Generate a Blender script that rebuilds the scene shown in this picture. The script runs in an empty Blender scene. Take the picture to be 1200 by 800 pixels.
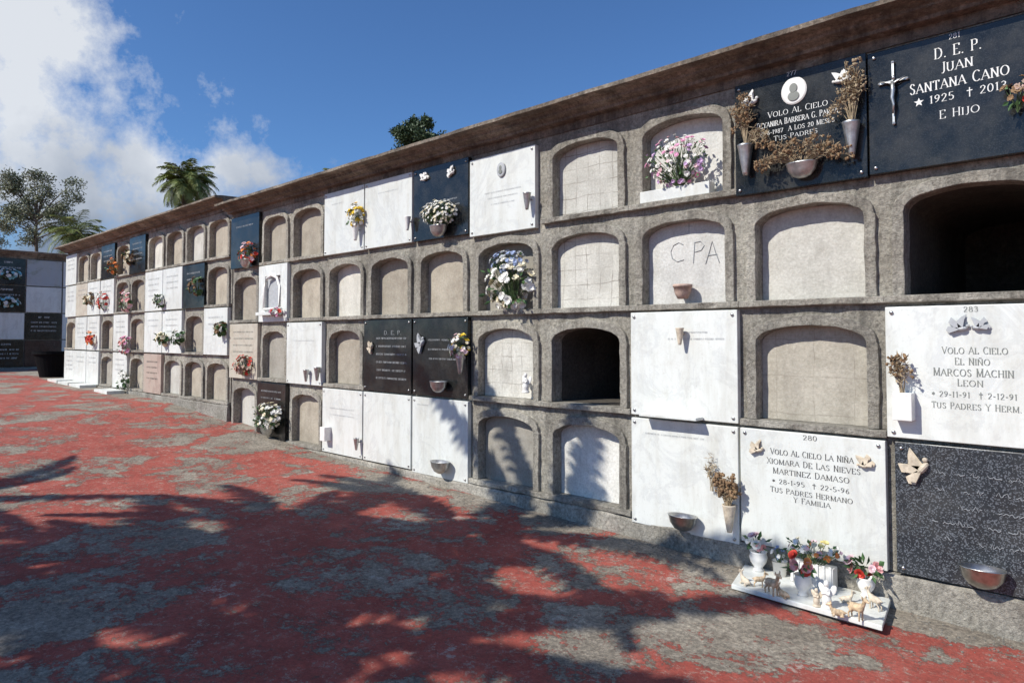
import bpy, bmesh, math, random
from mathutils import Vector, Matrix, noise as mnoise
random.seed(7)
S = bpy.context.scene; COL = S.collection
PI = math.pi; R = math.radians
rnd = random.random
def U(a, b): return random.uniform(a, b)
# ---------------------------------------------------------------- camera
FPX = 800.0; TH = math.atan(854/FPX); PITCH = R(2.0)
CAM = Vector((0, -4.3, 1.5))
Fw = Vector((-math.cos(TH)*math.cos(PITCH), math.sin(TH)*math.cos(PITCH), math.sin(PITCH)))
Rt = Vector((math.sin(TH), math.cos(TH), 0)); Up = Rt.cross(Fw)
PPY = 395 - FPX*math.tan(PITCH)
def ray(px, py): return Fw + Rt*((px-600)/FPX) + Up*((PPY-py)/FPX)
def W(px, py, y=0.0):
    d = ray(px, py); t = (y-CAM.y)/d.y; p = CAM+d*t
    return p.x, p.z, t
def G(px, py, z=0.0):
    d = ray(px, py); t = (z-CAM.z)/d.z; p = CAM+d*t
    return Vector((p.x, p.y, z)), t
def AT(px, py, t): return CAM + ray(px, py)*t
cd = bpy.data.cameras.new('camera'); cam = bpy.data.objects.new('camera', cd); COL.objects.link(cam)
cd.sensor_width = 36; cd.lens = 24; cd.shift_y = (PPY-400)/1200.0; cd.clip_end = 3000; cd.clip_start = .05
cam.matrix_world = Matrix(((Rt.x, Up.x, -Fw.x, CAM.x), (Rt.y, Up.y, -Fw.y, CAM.y), (Rt.z, Up.z, -Fw.z, CAM.z), (0, 0, 0, 1)))
S.camera = cam
S.view_settings.view_transform = 'Standard'; S.view_settings.look = 'None'; S.view_settings.exposure = 0
# ---------------------------------------------------------------- materials
class NT:
    def __init__(s, name, rough=.8, col=(.5, .5, .5), metal=0):
        s.m = bpy.data.materials.new(name); s.m.use_nodes = True; s.t = s.m.node_tree
        s.b = s.t.nodes['Principled BSDF']; s.b.inputs['Roughness'].default_value = rough
        s.b.inputs['Base Color'].default_value = (*col, 1); s.b.inputs['Metallic'].default_value = metal
        s._pos = None
    def nd(s, ty, **p):
        n = s.t.nodes.new(ty)
        for k, v in p.items(): setattr(n, k, v)
        return n
    def lk(s, a, b): s.t.links.new(a, b)
    def set(s, sock, v):
        if isinstance(v, bpy.types.NodeSocket): s.lk(v, sock)
        elif isinstance(v, (tuple, list)) and len(v) == 3 and sock.type == 'RGBA': sock.default_value = (*v, 1)
        else: sock.default_value = v
    def pos(s, sc=(1, 1, 1)):
        if s._pos is None: s._pos = s.nd('ShaderNodeNewGeometry').outputs['Position']
        if sc == (1, 1, 1): return s._pos
        n = s.nd('ShaderNodeVectorMath', operation='MULTIPLY'); s.lk(s._pos, n.inputs[0]); n.inputs[1].default_value = sc
        return n.outputs[0]
    def noise(s, scale, detail=4, rough=.55, vec=None, dist=0):
        n = s.nd('ShaderNodeTexNoise'); s.lk(vec or s.pos(), n.inputs['Vector'])
        n.inputs['Scale'].default_value = scale; n.inputs['Detail'].default_value = detail
        n.inputs['Roughness'].default_value = rough; n.inputs['Distortion'].default_value = dist
        return n.outputs['Fac']
    def voro(s, scale, feature='F1', vec=None, out='Distance', rand=1):
        n = s.nd('ShaderNodeTexVoronoi', feature=feature); s.lk(vec or s.pos(), n.inputs['Vector'])
        n.inputs['Scale'].default_value = scale; n.inputs['Randomness'].default_value = rand
        return n.outputs[out]
    def ramp(s, fac, stops):
        n = s.nd('ShaderNodeValToRGB'); s.lk(fac, n.inputs[0]); e = n.color_ramp.elements
        while len(e) < len(stops): e.new(.5)
        for i, (p, c) in enumerate(stops):
            e[i].position = p; e[i].color = (*c, 1) if isinstance(c, (tuple, list)) else (c, c, c, 1)
        return n.outputs[0]
    def mix(s, fac, a, b, mode='MIX'):
        n = s.nd('ShaderNodeMix', data_type='RGBA', blend_type=mode)
        s.set(n.inputs[0], fac); s.set(n.inputs[6], a); s.set(n.inputs[7], b)
        return n.outputs[2]
    def vary(s, c, lo, hi):
        oi = s.nd('ShaderNodeObjectInfo').outputs['Random']
        return s.mix(1.0, c, s.ramp(oi, [(0, lo), (1, hi)]), 'MULTIPLY')
    def math(s, op, a, b=0.0, c=None, clamp=False):
        n = s.nd('ShaderNodeMath', operation=op, use_clamp=clamp); s.set(n.inputs[0], a); s.set(n.inputs[1], b)
        if c is not None: s.set(n.inputs[2], c)
        return n.outputs[0]
    def bump(s, h, strength=.5, dist=.01, nrm=None):
        n = s.nd('ShaderNodeBump'); s.lk(h, n.inputs['Height']); n.inputs['Strength'].default_value = strength
        n.inputs['Distance'].default_value = dist
        if nrm: s.lk(nrm, n.inputs['Normal'])
        return n.outputs[0]
    def out(s, col=None, nrm=None, rough=None):
        if col is not None: s.lk(col, s.b.inputs['Base Color'])
        if nrm is not None: s.lk(nrm, s.b.inputs['Normal'])
        if rough is not None: s.lk(rough, s.b.inputs['Roughness'])
        return s.m
def rough_stone(name, c0, c1, c2, stain=.6, pit=.5, lic=.5):
    t = NT(name, .95)
    a = t.noise(2.2, 6, .6); b = t.noise(38, 5, .8)
    c = t.ramp(a, [(.3, c0), (.52, c1), (.72, c2)])
    c = t.mix(.95, c, t.ramp(b, [(.32, (.45, .44, .42)), (.5, (1.0, 1.0, 1.0)), (.66, (1.5, 1.48, 1.44))]), 'MULTIPLY')
    c = t.vary(c, (.86, .86, .86), (1.13, 1.12, 1.10))
    st = t.noise(1.0, 8, .72, t.pos((7, 7, 1.1)))
    c = t.mix(t.ramp(st, [(.48, 0.0), (.64, stain)]), c, (.075, .067, .055))
    st2 = t.noise(5, 8, .75)
    c = t.mix(t.ramp(st2, [(.55, 0.0), (.68, stain*.7)]), c, (.09, .08, .066))
    pits = t.voro(85)
    c = t.mix(t.ramp(pits, [(.05, pit), (.3, 0.0)]), c, (.04, .034, .028))
    lich = t.noise(14, 8, .8)
    c = t.mix(t.ramp(lich, [(.57, 0.0), (.67, lic)]), c, (.55, .525, .465))
    h = t.math('ADD', t.noise(110, 4, .8), t.math('MULTIPLY', t.noise(18, 6, .7), 1.8))
    n = t.bump(h, 1.0, .012)
    return t.out(c, n)
M = {}
M['stone'] = rough_stone('weathered_stone', (.26, .235, .195), (.37, .345, .295), (.47, .445, .385), .55, .45)
M['cornice'] = rough_stone('stained_cornice', (.12, .095, .07), (.25, .205, .16), (.39, .345, .28), .8, .5, .4)
M['plinth'] = rough_stone('plinth_concrete', (.26, .24, .20), (.37, .345, .30), (.48, .455, .40), .4)
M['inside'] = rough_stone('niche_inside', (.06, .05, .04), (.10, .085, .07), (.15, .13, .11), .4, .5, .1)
def plaster(name, c0, c1, grid=0, rough=.9, st=.35, gs=8.5, gl=.75):
    t = NT(name, rough)
    c = t.ramp(t.noise(5, 8, .7), [(.3, c0), (.6, c1)])
    c = t.mix(.55, c, t.ramp(t.noise(60, 5, .75), [(.3, (.6, .58, .55)), (.65, (1.15, 1.15, 1.15))]), 'MULTIPLY')
    c = t.vary(c, (.86, .86, .86), (1.08, 1.07, 1.05))
    c = t.mix(t.ramp(t.noise(1.3, 7, .72, t.pos((5, 5, 1.2))), [(.48, 0.0), (.72, st)]), c, (.14, .12, .10))
    h = t.noise(35, 6, .7)
    if grid:
        w = t.nd('ShaderNodeVectorMath', operation='ADD')
        nn = t.nd('ShaderNodeTexNoise'); t.lk(t.pos(), nn.inputs['Vector']); nn.inputs['Scale'].default_value = 5
        sc = t.nd('ShaderNodeVectorMath', operation='SCALE'); t.lk(nn.outputs['Color'], sc.inputs[0]); sc.inputs['Scale'].default_value = .045
        t.lk(t.pos(), w.inputs[0]); t.lk(sc.outputs[0], w.inputs[1])
        sp = t.nd('ShaderNodeSeparateXYZ'); t.lk(w.outputs[0], sp.inputs[0])
        m = None
        for o in ('X', 'Z'):
            f = t.math('ABSOLUTE', t.math('SUBTRACT', t.math('FRACT', t.math('MULTIPLY', sp.outputs[o], gs)), .5))
            f = t.math('LESS_THAN', f, .025*gs/8.5)
            m = f if m is None else t.math('MAXIMUM', m, f)
        m = t.math('MULTIPLY', m, t.ramp(t.noise(7, 3), [(.4, .1), (.6, gl)]))
        c = t.mix(m, c, (.18, .15, .12))
    return t.out(c, t.bump(h, .6, .008))
M['tan'] = plaster('tan_plaster', (.34, .295, .235), (.48, .43, .35))
M['tan2'] = plaster('grey_plaster', (.31, .285, .24), (.43, .40, .345))
M['block'] = plaster('beige_block_plaster', (.37, .34, .28), (.49, .455, .385), 1, gs=4.3, gl=.35)
M['pale'] = plaster('pale_plaster', (.52, .50, .445), (.66, .64, .58))
M['white_pl'] = plaster('white_plaster', (.62, .61, .57), (.75, .74, .70), st=.3)
M['grid'] = plaster('cracked_tile_plaster', (.51, .495, .445), (.66, .645, .59), 1)
def marble(name, base, dark, vein=.25, rough=.35):
    t = NT(name, rough)
    v = t.noise(2.2, 9, .7, None, 1.2)
    c = t.ramp(v, [(.35, base), (.5, tuple(x*.95 for x in base)), (.55, dark), (.6, tuple(x*.97 for x in base)), (.8, base)])
    c = t.mix(vein, base, c)
    c = t.vary(c, (.90, .905, .89), (1.02, 1.025, 1.01))
    g = t.noise(2.0, 8, .72, t.pos((4, 4, .8)))
    c = t.mix(t.ramp(g, [(.45, 0.0), (.75, .5)]), c, (.43, .40, .32))
    c = t.mix(t.ramp(t.noise(12, 7, .8), [(.53, 0.0), (.72, .28)]), c, (.45, .42, .34))
    c = t.mix(t.ramp(t.noise(70, 3, .6), [(.62, 0.0), (.75, .35)]), c, (.38, .36, .30))
    return t.out(c, t.bump(t.noise(25, 5), .06, .004), t.ramp(t.noise(9, 5), [(.3, rough*.8), (.7, rough*1.5)]))
M['marble'] = marble('white_marble', (.755, .765, .735), (.50, .51, .51), .4)
M['marble_b'] = marble('beige_marble', (.60, .54, .45), (.42, .34, .27), .6)
M['marble_p'] = marble('pink_marble', (.50, .39, .33), (.3, .2, .17), .6)
M['marble_v'] = marble('landscape_stone', (.42, .44, .46), (.25, .28, .24), .9)
def granite(name, base, sp, scale, thr, rough=.12, amt=1.0):
    t = NT(name, rough)
    v = t.voro(scale, 'F1', out='Color')
    s_ = t.nd('ShaderNodeSeparateColor'); t.lk(v, s_.inputs[0])
    f = t.math('MULTIPLY', t.math('GREATER_THAN', s_.outputs[0], thr), amt)
    c = t.mix(f, base, sp)
    d = t.ramp(t.noise(4, 7, .7), [(.45, 0.0), (.8, .10)])
    c = t.mix(d, c, (.4, .36, .3))
    return t.out(c, None, t.ramp(t.noise(6, 5), [(.3, rough), (.75, rough*2.5)]))
M['black'] = granite('black_granite', (.007, .008, .008), (.022, .024, .025), 260, .8)
M['speck'] = granite('speckled_granite', (.022, .026, .031), (.14, .155, .175), 190, .76, .22, .8)
M['redgr'] = granite('red_granite', (.03, .014, .013), (.07, .03, .03), 90, .6)
def plain(name, col, rough=.6, metal=0, var=.25, sc=30, spec=None):
    t = NT(name, rough, col, metal)
    if spec is not None: t.b.inputs['Specular IOR Level'].default_value = spec
    c = t.ramp(t.noise(sc, 4, .6), [(.3, tuple(x*(1-var) for x in col)), (.7, tuple(min(1, x*(1+var)) for x in col))])
    return t.out(c)
M['ltr_w'] = plain('letter_white', (.75, .75, .72), .6, 0, .05)
M['ltr_g'] = plain('letter_grey', (.20, .21, .19), .6, 0, .1)
M['ltr_d'] = plain('letter_dark', (.07, .065, .06), .6, 0, .1)
M['ltr_s'] = plain('letter_silver', (.42, .43, .44), .5, 0, .1)
M['ltr_f'] = plain('letter_faint', (.30, .31, .32), .5, 0, .1)
M['chrome'] = plain('steel', (.5, .49, .47), .3, 1)
M['silver'] = plain('silver_metal', (.50, .50, .49), .4, .9)
M['bronze'] = plain('aged_cream_resin', (.60, .51, .39), .6, 0, .3)
M['ceramic'] = plain('white_ceramic', (.80, .78, .74), .3, 0, .08)
M['figure'] = plain('painted_figurine', (.58, .43, .27), .5, 0, .5, 45)
M['terra'] = plain('terracotta', (.50, .36, .29), .8, 0, .35)
M['plastic'] = plain('black_plastic', (.005, .005, .006), .8, 0, .1, 30, .1)
M['soil'] = plain('soil', (.012, .011, .009), .95, 0, .3, 30, .1)
M['dry'] = plain('dried_flowers', (.24, .15, .08), .9, 0, .5)
M['dry2'] = plain('dried_stems', (.36, .28, .18), .9, 0, .4)
M['leafg'] = plain('leaf_green', (.06, .13, .04), .6, 0, .5)
M['stem'] = plain('stem_green', (.08, .13, .05), .6)
P = {'white': (.80, .78, .72), 'pink': (.70, .32, .48), 'lilac': (.60, .40, .62), 'yellow': (.85, .60, .05), 'red': (.60, .05, .03),
     'orange': (.90, .30, .08), 'blue': (.30, .37, .55), 'rose': (.80, .38, .36), 'lightpink': (.80, .56, .58), 'cream': (.80, .72, .52), 'aqua': (.3, .6, .65), 'paleyellow': (.82, .70, .28)}
for k, v in P.items(): assert k not in M; M[k] = plain('petal_'+k, v, .7, 0, .2)
M['bark'] = rough_stone('bark', (.08, .06, .045), (.16, .125, .09), (.24, .19, .15), .3, .5, .1)
def foliage(name, a, b):
    t = NT(name, .55); c = t.ramp(t.noise(1.6, 4, .6), [(.3, a), (.7, b)])
    return t.out(c)
M['frond'] = foliage('palm_frond', (.10, .14, .03), (.24, .26, .07))
M['pine'] = foliage('pine_needles', (.024, .045, .018), (.07, .11, .04))
M['olive'] = foliage('grey_green_leaves', (.14, .165, .09), (.27, .28, .17))
# ground
t = NT('worn_red_ground', .95)
n1 = t.noise(1.0, 8, .7, None, .8); n2 = t.noise(6, 10, .82); n3 = t.noise(34, 8, .88)
wv = t.nd('ShaderNodeVectorMath', operation='ADD'); nz = t.nd('ShaderNodeTexNoise'); t.lk(t.pos(), nz.inputs['Vector']); nz.inputs['Scale'].default_value = 1.7; nz.inputs['Detail'].default_value = 8; nz.inputs['Roughness'].default_value = .7
scn = t.nd('ShaderNodeVectorMath', operation='SCALE'); t.lk(nz.outputs['Color'], scn.inputs[0]); scn.inputs['Scale'].default_value = .9
t.lk(t.pos(), wv.inputs[0]); t.lk(scn.outputs[0], wv.inputs[1])
net = t.voro(.8, 'DISTANCE_TO_EDGE', wv.outputs[0])
netm = t.math('MULTIPLY', t.ramp(net, [(.02, 1.0), (.12, 0.0)]), .085)
spy = t.nd('ShaderNodeSeparateXYZ'); t.lk(t.pos(), spy.inputs[0])
strip = t.math('MULTIPLY', t.ramp(t.math('ADD', t.math('MULTIPLY', spy.outputs['Y'], .8), 1.0), [(.66, 0.0), (.84, 1.0)]), -.075)
v = t.math('ADD', t.math('ADD', t.math('ADD', t.math('ADD', t.math('MULTIPLY', n1, .40), t.math('MULTIPLY', n2, .36)), t.math('MULTIPLY', n3, .24)), netm), strip)
redm = t.ramp(v, [(.503, 0.0), (.515, .95)])
redc = t.ramp(t.noise(3, 8, .75), [(.3, (.26, .042, .030)), (.5, (.39, .068, .046)), (.7, (.48, .115, .085))])
redc = t.mix(.8, redc, t.ramp(t.noise(55, 5, .85), [(.3, (.5, .5, .5)), (.6, (1.25, 1.25, 1.25))]), 'MULTIPLY')
gryc = t.ramp(t.noise(2.3, 8, .75), [(.3, (.17, .145, .115)), (.5, (.27, .235, .19)), (.7, (.42, .375, .31))])
gryc = t.mix(1.0, gryc, t.ramp(t.noise(40, 6, .85), [(.3, (.35, .34, .32)), (.5, (.95, .94, .92)), (.66, (1.9, 1.85, 1.75))]), 'MULTIPLY')
gc = t.mix(redm, gryc, redc)
dust = t.ramp(t.noise(15, 9, .9), [(.545, 0.0), (.585, .75)])
gc = t.mix(dust, gc, (.42, .36, .29))
blk = t.ramp(t.noise(16, 8, .85), [(.37, .75), (.44, 0.0)])
gc = t.mix(blk, gc, (.10, .072, .055))
pale = t.ramp(t.noise(2.2, 9, .85), [(.60, 0.0), (.63, .7)])
gc = t.mix(pale, gc, (.54, .49, .42))
h = t.math('ADD', t.math('MULTIPLY', redm, .35), t.noise(70, 5, .8))
M['ground'] = t.out(gc, t.bump(h, .9, .012))
# ---------------------------------------------------------------- mesh builder
ORG = {}
class MB:
    def __init__(s): s.v = []; s.f = []
    def poly(s, pts):
        i = len(s.v); s.v += [Vector(p) for p in pts]; s.f.append(tuple(range(i, i+len(pts)))); return s
    def box(s, a, b):
        x0, y0, z0 = a; x1, y1, z1 = b; i = len(s.v)
        s.v += [Vector(p) for p in ((x0, y0, z0), (x1, y0, z0), (x1, y1, z0), (x0, y1, z0), (x0, y0, z1), (x1, y0, z1), (x1, y1, z1), (x0, y1, z1))]
        for q in ((0, 3, 2, 1), (4, 5, 6, 7), (0, 1, 5, 4), (1, 2, 6, 5), (2, 3, 7, 6), (3, 0, 4, 7)): s.f.append(tuple(i+k for k in q))
        return s
    def tube(s, pts, rad, n=6, cap=True):
        pts = [Vector(p) for p in pts]
        if not isinstance(rad, (list, tuple)): rad = [rad]*len(pts)
        rings = []
        for k, p in enumerate(pts):
            d = (pts[min(k+1, len(pts)-1)]-pts[max(k-1, 0)])
            if d.length < 1e-9: d = Vector((0, 0, 1))
            d.normalize(); a = d.orthogonal().normalized() if abs(d.z) > .95 else d.cross(Vector((0, 0, 1))).normalized(); b = d.cross(a)
            i = len(s.v)
            for j in range(n): s.v.append(p+(a*math.cos(2*PI*j/n)+b*math.sin(2*PI*j/n))*rad[k])
            rings.append(i)
        for r0, r1 in zip(rings, rings[1:]):
            for j in range(n): s.f.append((r0+j, r0+(j+1) % n, r1+(j+1) % n, r1+j))
        if cap: s.f.append(tuple(rings[0]+j for j in range(n))[::-1]); s.f.append(tuple(rings[-1]+j for j in range(n)))
        return s
    def lathe(s, c, prof, n=20, sy=1.0):
        c = Vector(c); rings = []
        for r, z in prof:
            i = len(s.v); rings.append(i)
            for j in range(n):
                a = 2*PI*j/n
                s.v.append(c+Vector((r*math.cos(a), r*math.sin(a)*sy, z)))
        for r0, r1 in zip(rings, rings[1:]):
            for j in range(n): s.f.append((r0+j, r0+(j+1) % n, r1+(j+1) % n, r1+j))
        s.f.append(tuple(rings[0]+j for j in range(n))[::-1])
        return s
    def disc(s, c, rx, rz, depth, n=28, dome=.3):
        c = Vector(c); rings = []
        for q, yy in ((1, 0), (1, -depth*.6), (.9, -depth), (.4, -depth*(1+dome))):
            i = len(s.v); rings.append(i)
            for j in range(n): a = 2*PI*j/n; s.v.append(c+Vector((rx*q*math.cos(a), yy, rz*q*math.sin(a))))
        for r0, r1 in zip(rings, rings[1:]):
            for j in range(n): s.f.append((r0+j, r0+(j+1) % n, r1+(j+1) % n, r1+j))
        s.f.append(tuple(rings[-1]+j for j in range(n)))
        return s
    def blob(s, c, r, n=10, m=7, rot=None, jit=0):
        c = Vector(c); i0 = len(s.v); rot = rot or Matrix.Identity(3)
        for k in range(m+1):
            ph = PI*k/m
            for j in range(n):
                a = 2*PI*j/n; q = 1+U(-jit, jit)
                s.v.append(c+rot @ Vector((r[0]*math.sin(ph)*math.cos(a)*q, r[1]*math.sin(ph)*math.sin(a)*q, r[2]*math.cos(ph)*q)))
        for k in range(m):
            for j in range(n): s.f.append((i0+k*n+j, i0+k*n+(j+1) % n, i0+(k+1)*n+(j+1) % n, i0+(k+1)*n+j))
        return s
    def flower(s, c, nrm, r, k=6, layers=2, cup=.5):
        c = Vector(c); n = Vector(nrm).normalized(); u = n.orthogonal().normalized(); w = n.cross(u); a0 = U(0, 6)
        for l in range(layers):
            rr = r*(1-.30*l)
            for i in range(k):
                a = a0+l*.5+2*PI*i/k; d = u*math.cos(a)+w*math.sin(a); sd = n.cross(d); q = rr*U(.85, 1.15)
                s.poly([c+n*.002, c+d*q*.5+sd*q*.46+n*cup*q*(.25+.4*l), c+d*q*.95+sd*q*.28+n*cup*q*(.5+.8*l), c+d*q*.95-sd*q*.28+n*cup*q*(.5+.8*l), c+d*q*.5-sd*q*.46+n*cup*q*(.25+.4*l)])
        return s
    def leaf(s, p, d, L, w):
        p = Vector(p); d = Vector(d).normalized(); sd = d.orthogonal().normalized()
        sd = (sd*math.cos(U(0, 6))+d.cross(sd)*math.sin(U(0, 6))).normalized(); n = d.cross(sd)
        s.poly([p, p+d*L*.5+sd*w, p+d*L-n*L*.15, p+d*L*.5-sd*w]); return s
    def mesh(s, name, org=(0, 0, 0), merge=False):
        me = bpy.data.meshes.new(name); o = Vector(org)
        me.from_pydata([tuple(p-o) for p in s.v], [], s.f)
        if merge:
            bm = bmesh.new(); bm.from_mesh(me); bmesh.ops.remove_doubles(bm, verts=bm.verts, dist=1e-5)
            bmesh.ops.recalc_face_normals(bm, faces=bm.faces); bm.to_mesh(me); bm.free()
        return me
def tag(o, label=None, cat=None, group=None, kind=None):
    if label: o['label'] = label
    if cat: o['category'] = cat
    if group: o['group'] = group
    if kind: o['kind'] = kind
    return o
FARX = -22.5
def thing(name, label, cat, org=(0, 0, 0), group=None, far=False):
    o = bpy.data.objects.new(name, None); COL.objects.link(o); o.empty_display_size = .1
    if far: o.location = (FARX-org[1], org[0], org[2]); o.rotation_euler = (0, 0, PI/2)
    else: o.location = org
    ORG[o] = Vector(org); return tag(o, label, cat, group)
def part(mb, name, mat, parent, label=None, smooth=False, bevel=0, remesh=0, merge=False):
    me = mb.mesh(name, ORG[parent], merge or bevel > 0)
    o = bpy.data.objects.new(name, me); COL.objects.link(o); o.parent = parent; ORG[o] = ORG[parent]
    me.materials.append(mat if not isinstance(mat, str) else M[mat])
    if smooth:
        for p in me.polygons: p.use_smooth = True
    if remesh:
        r = o.modifiers.new('remesh', 'REMESH'); r.mode = 'VOXEL'; r.voxel_size = remesh; r.use_smooth_shade = True
    if bevel:
        b = o.modifiers.new('bevel', 'BEVEL'); b.width = bevel; b.segments = 2; b.limit_method = 'ANGLE'; b.angle_limit = R(40)
    if label: o['label'] = label
    return o
def structure(mb, name, mat):
    me = mb.mesh(name); o = bpy.data.objects.new(name, me); COL.objects.link(o); me.materials.append(M[mat]); o['kind'] = 'structure'; return o
# ---------------------------------------------------------------- ground
GP = [(-600, .66), (-22.5, .65), (-16, .53), (-11.5, .46), (-9, .30), (-7, .16), (-4.5, .10), (-2.8, .05), (-.47, -.015), (600, -.03)]
def g(x):
    for (a, za), (b, zb) in zip(GP, GP[1:]):
        if a <= x <= b: return za+(zb-za)*(x-a)/(b-a)
    return 0
mb = MB(); xs = [-600, -200, -80, -40]+[-30+.5*i for i in range(73)]+[20, 60, 200, 600]; ys = [-600, -150, -40, -15, -8, -4, -2, -1, 0, 2, 5, 20, 80, 600]
for x in xs:
    for y in ys: mb.v.append(Vector((x, y, g(x))))
for i in range(len(xs)-1):
    for j in range(len(ys)-1):
        a = i*len(ys)+j; mb.f.append((a, a+len(ys), a+len(ys)+1, a+1))
structure(mb, 'ground', 'ground')
# ---------------------------------------------------------------- niche walls
def niche(root, X0, X1, z0, z1, panel='tan', depth=.1):
    Wd = X1-X0; h = z1-z0; m = .125*Wd*U(.94, 1.06)
    a0 = X0+m; a1 = X1-m; b = z0+.062*h; ap = z0+.845*h; rise = .15*h; sp = ap-rise; cx = (a0+a1)/2; hw = (a1-a0)/2
    inner = []; ring = []; outer = []; o1 = .064*Wd; o2 = .072*Wd
    for k in range(8):
        z = b+(sp-b)*k/7; inner.append((a0, z)); ring.append((a0-o2, z)); outer.append((X0, z))
    N = 18
    for j in range(0, N+1):
        t_ = j/N; c_ = -math.cos(PI*t_); s_ = math.sin(PI*t_)
        x = cx+hw*c_; z = sp+rise*(s_**.85 if s_ > 1e-6 else 0)
        if 0 < j < N:
            inner.append((x, z)); ring.append((cx+(hw+o1)*c_, sp+.012+(rise+o1*.95)*s_**.8)); outer.append((X0+Wd*(j-1)/(N-2), z1))
        elif j == 0: inner.append((a0, sp)); ring.append((a0-o1, sp+.012)); outer.append((X0, sp+.002))
        else: inner.append((a1, sp)); ring.append((a1+o1, sp+.012)); outer.append((X1, sp+.002))
    for k in range(7, -1, -1):
        z = b+(sp-b)*k/7; inner.append((a1, z)); ring.append((a1+o2, z)); outer.append((X1, z))
    mb = MB(); pr = -.03
    def jit(x, z, y):
        q = Vector((x*9, z*9, 1)); w_ = Vector((x*31, z*31, 7))
        return (x+mnoise.noise(q)*.005+mnoise.noise(w_)*.005, y+mnoise.noise(q+Vector((0, 0, 4)))*.004+mnoise.noise(w_+Vector((0, 0, 9)))*.005, z+mnoise.noise(q+Vector((0, 0, 8)))*.005+mnoise.noise(w_+Vector((0, 0, 3)))*.005)
    n = len(inner)
    for i in range(n-1):
        (xa, za), (xb, zb) = inner[i], inner[i+1]; (ra, sa), (rb, sb) = ring[i], ring[i+1]; (oa, ta), (ob, tb) = outer[i], outer[i+1]
        mb.poly([jit(ra, sa, pr), jit(rb, sb, pr), jit(xb, zb, pr), jit(xa, za, pr)])
        mb.poly([jit(xa, za, pr), jit(xb, zb, pr), jit(xb, zb, depth), jit(xa, za, depth)])
        mb.poly([jit(rb, sb, pr), jit(ra, sa, pr), jit(ra, sa, 0), jit(rb, sb, 0)])
        mb.poly([(oa, 0, ta), (ob, 0, tb), jit(rb, sb, 0), jit(ra, sa, 0)])
    k = 12; zt = b-.002
    def le(x, s_): return -.05+mnoise.noise(Vector((x*6, z0*3, s_)))*.012+mnoise.noise(Vector((x*27, z0*3, s_)))*.010
    for i in range(k):
        xa = X0+Wd*i/k; xb = X0+Wd*(i+1)/k; e1 = 0 if i == 0 else mnoise.noise(Vector((xa*20, z0, 2)))*.006; e2 = 0 if i == k-1 else mnoise.noise(Vector((xb*20, z0, 2)))*.006
        mb.poly([(xa, le(xa, 0), z0+.004+e1), (xb, le(xb, 0), z0+.004+e2), (xb, le(xb, 1), zt), (xa, le(xa, 1), zt)]); mb.poly([(xa, le(xa, 1), zt), (xb, le(xb, 1), zt), (xb, depth, zt), (xa, depth, zt)])
        mb.poly([(xb, le(xb, 0), z0+.004+e2), (xa, le(xa, 0), z0+.004+e1), (xa, .0, z0), (xb, .0, z0)])
    mb.poly([(X0, le(X0, 0), z0+.004), (X0, le(X0, 1), zt), (X0, 0, zt), (X0, 0, z0)]); mb.poly([(X1, le(X1, 0), z0+.004), (X1, 0, z0), (X1, 0, zt), (X1, le(X1, 1), zt)])
    s = part(mb, 'niche_surround', 'stone', root, bevel=.005)
    if panel == 'open':
        q = MB(); D = 1.7
        for i in range(n-1):
            (xa, za), (xb, zb) = inner[i], inner[i+1]; q.poly([(xa, depth, za), (xb, depth, zb), (xb, D, zb), (xa, D, za)])
        q.poly([(a0, depth, b), (a0, D, b), (a1, D, b), (a1, depth, b)]); q.poly([(x, D, z) for x, z in inner])
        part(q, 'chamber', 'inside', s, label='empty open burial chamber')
    else:
        dd = depth-U(.01, .05)
        q = MB(); q.poly([(x, dd, z) for x, z in inner]); part(q, 'closing_panel', panel, s)
    return s
def extr(mb, prof, X0, X1, step=.12, j=.006):
    n = max(1, int((X1-X0)/step)); rings = []
    for i in range(n+1):
        x = X0+(X1-X0)*i/n; k = len(mb.v); rings.append(k)
        for (y, z) in prof:
            mb.v.append(Vector((x, y+((mnoise.noise(Vector((x*3, y*4, z*4)))+1.0*mnoise.noise(Vector((x*11, y*14, z*14))))*j if y < 1 else 0), z+(mnoise.noise(Vector((x*2.3, z*5, 3)))+.9*mnoise.noise(Vector((x*10, z*15, 3))))*j)))
    m = len(prof)
    for a, b in zip(rings, rings[1:]):
        for i in range(m-1): mb.f.append((a+i, b+i, b+i+1, a+i+1))
    mb.f.append(tuple(rings[0]+i for i in range(m))); mb.f.append(tuple(rings[-1]+i for i in range(m))[::-1])
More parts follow.
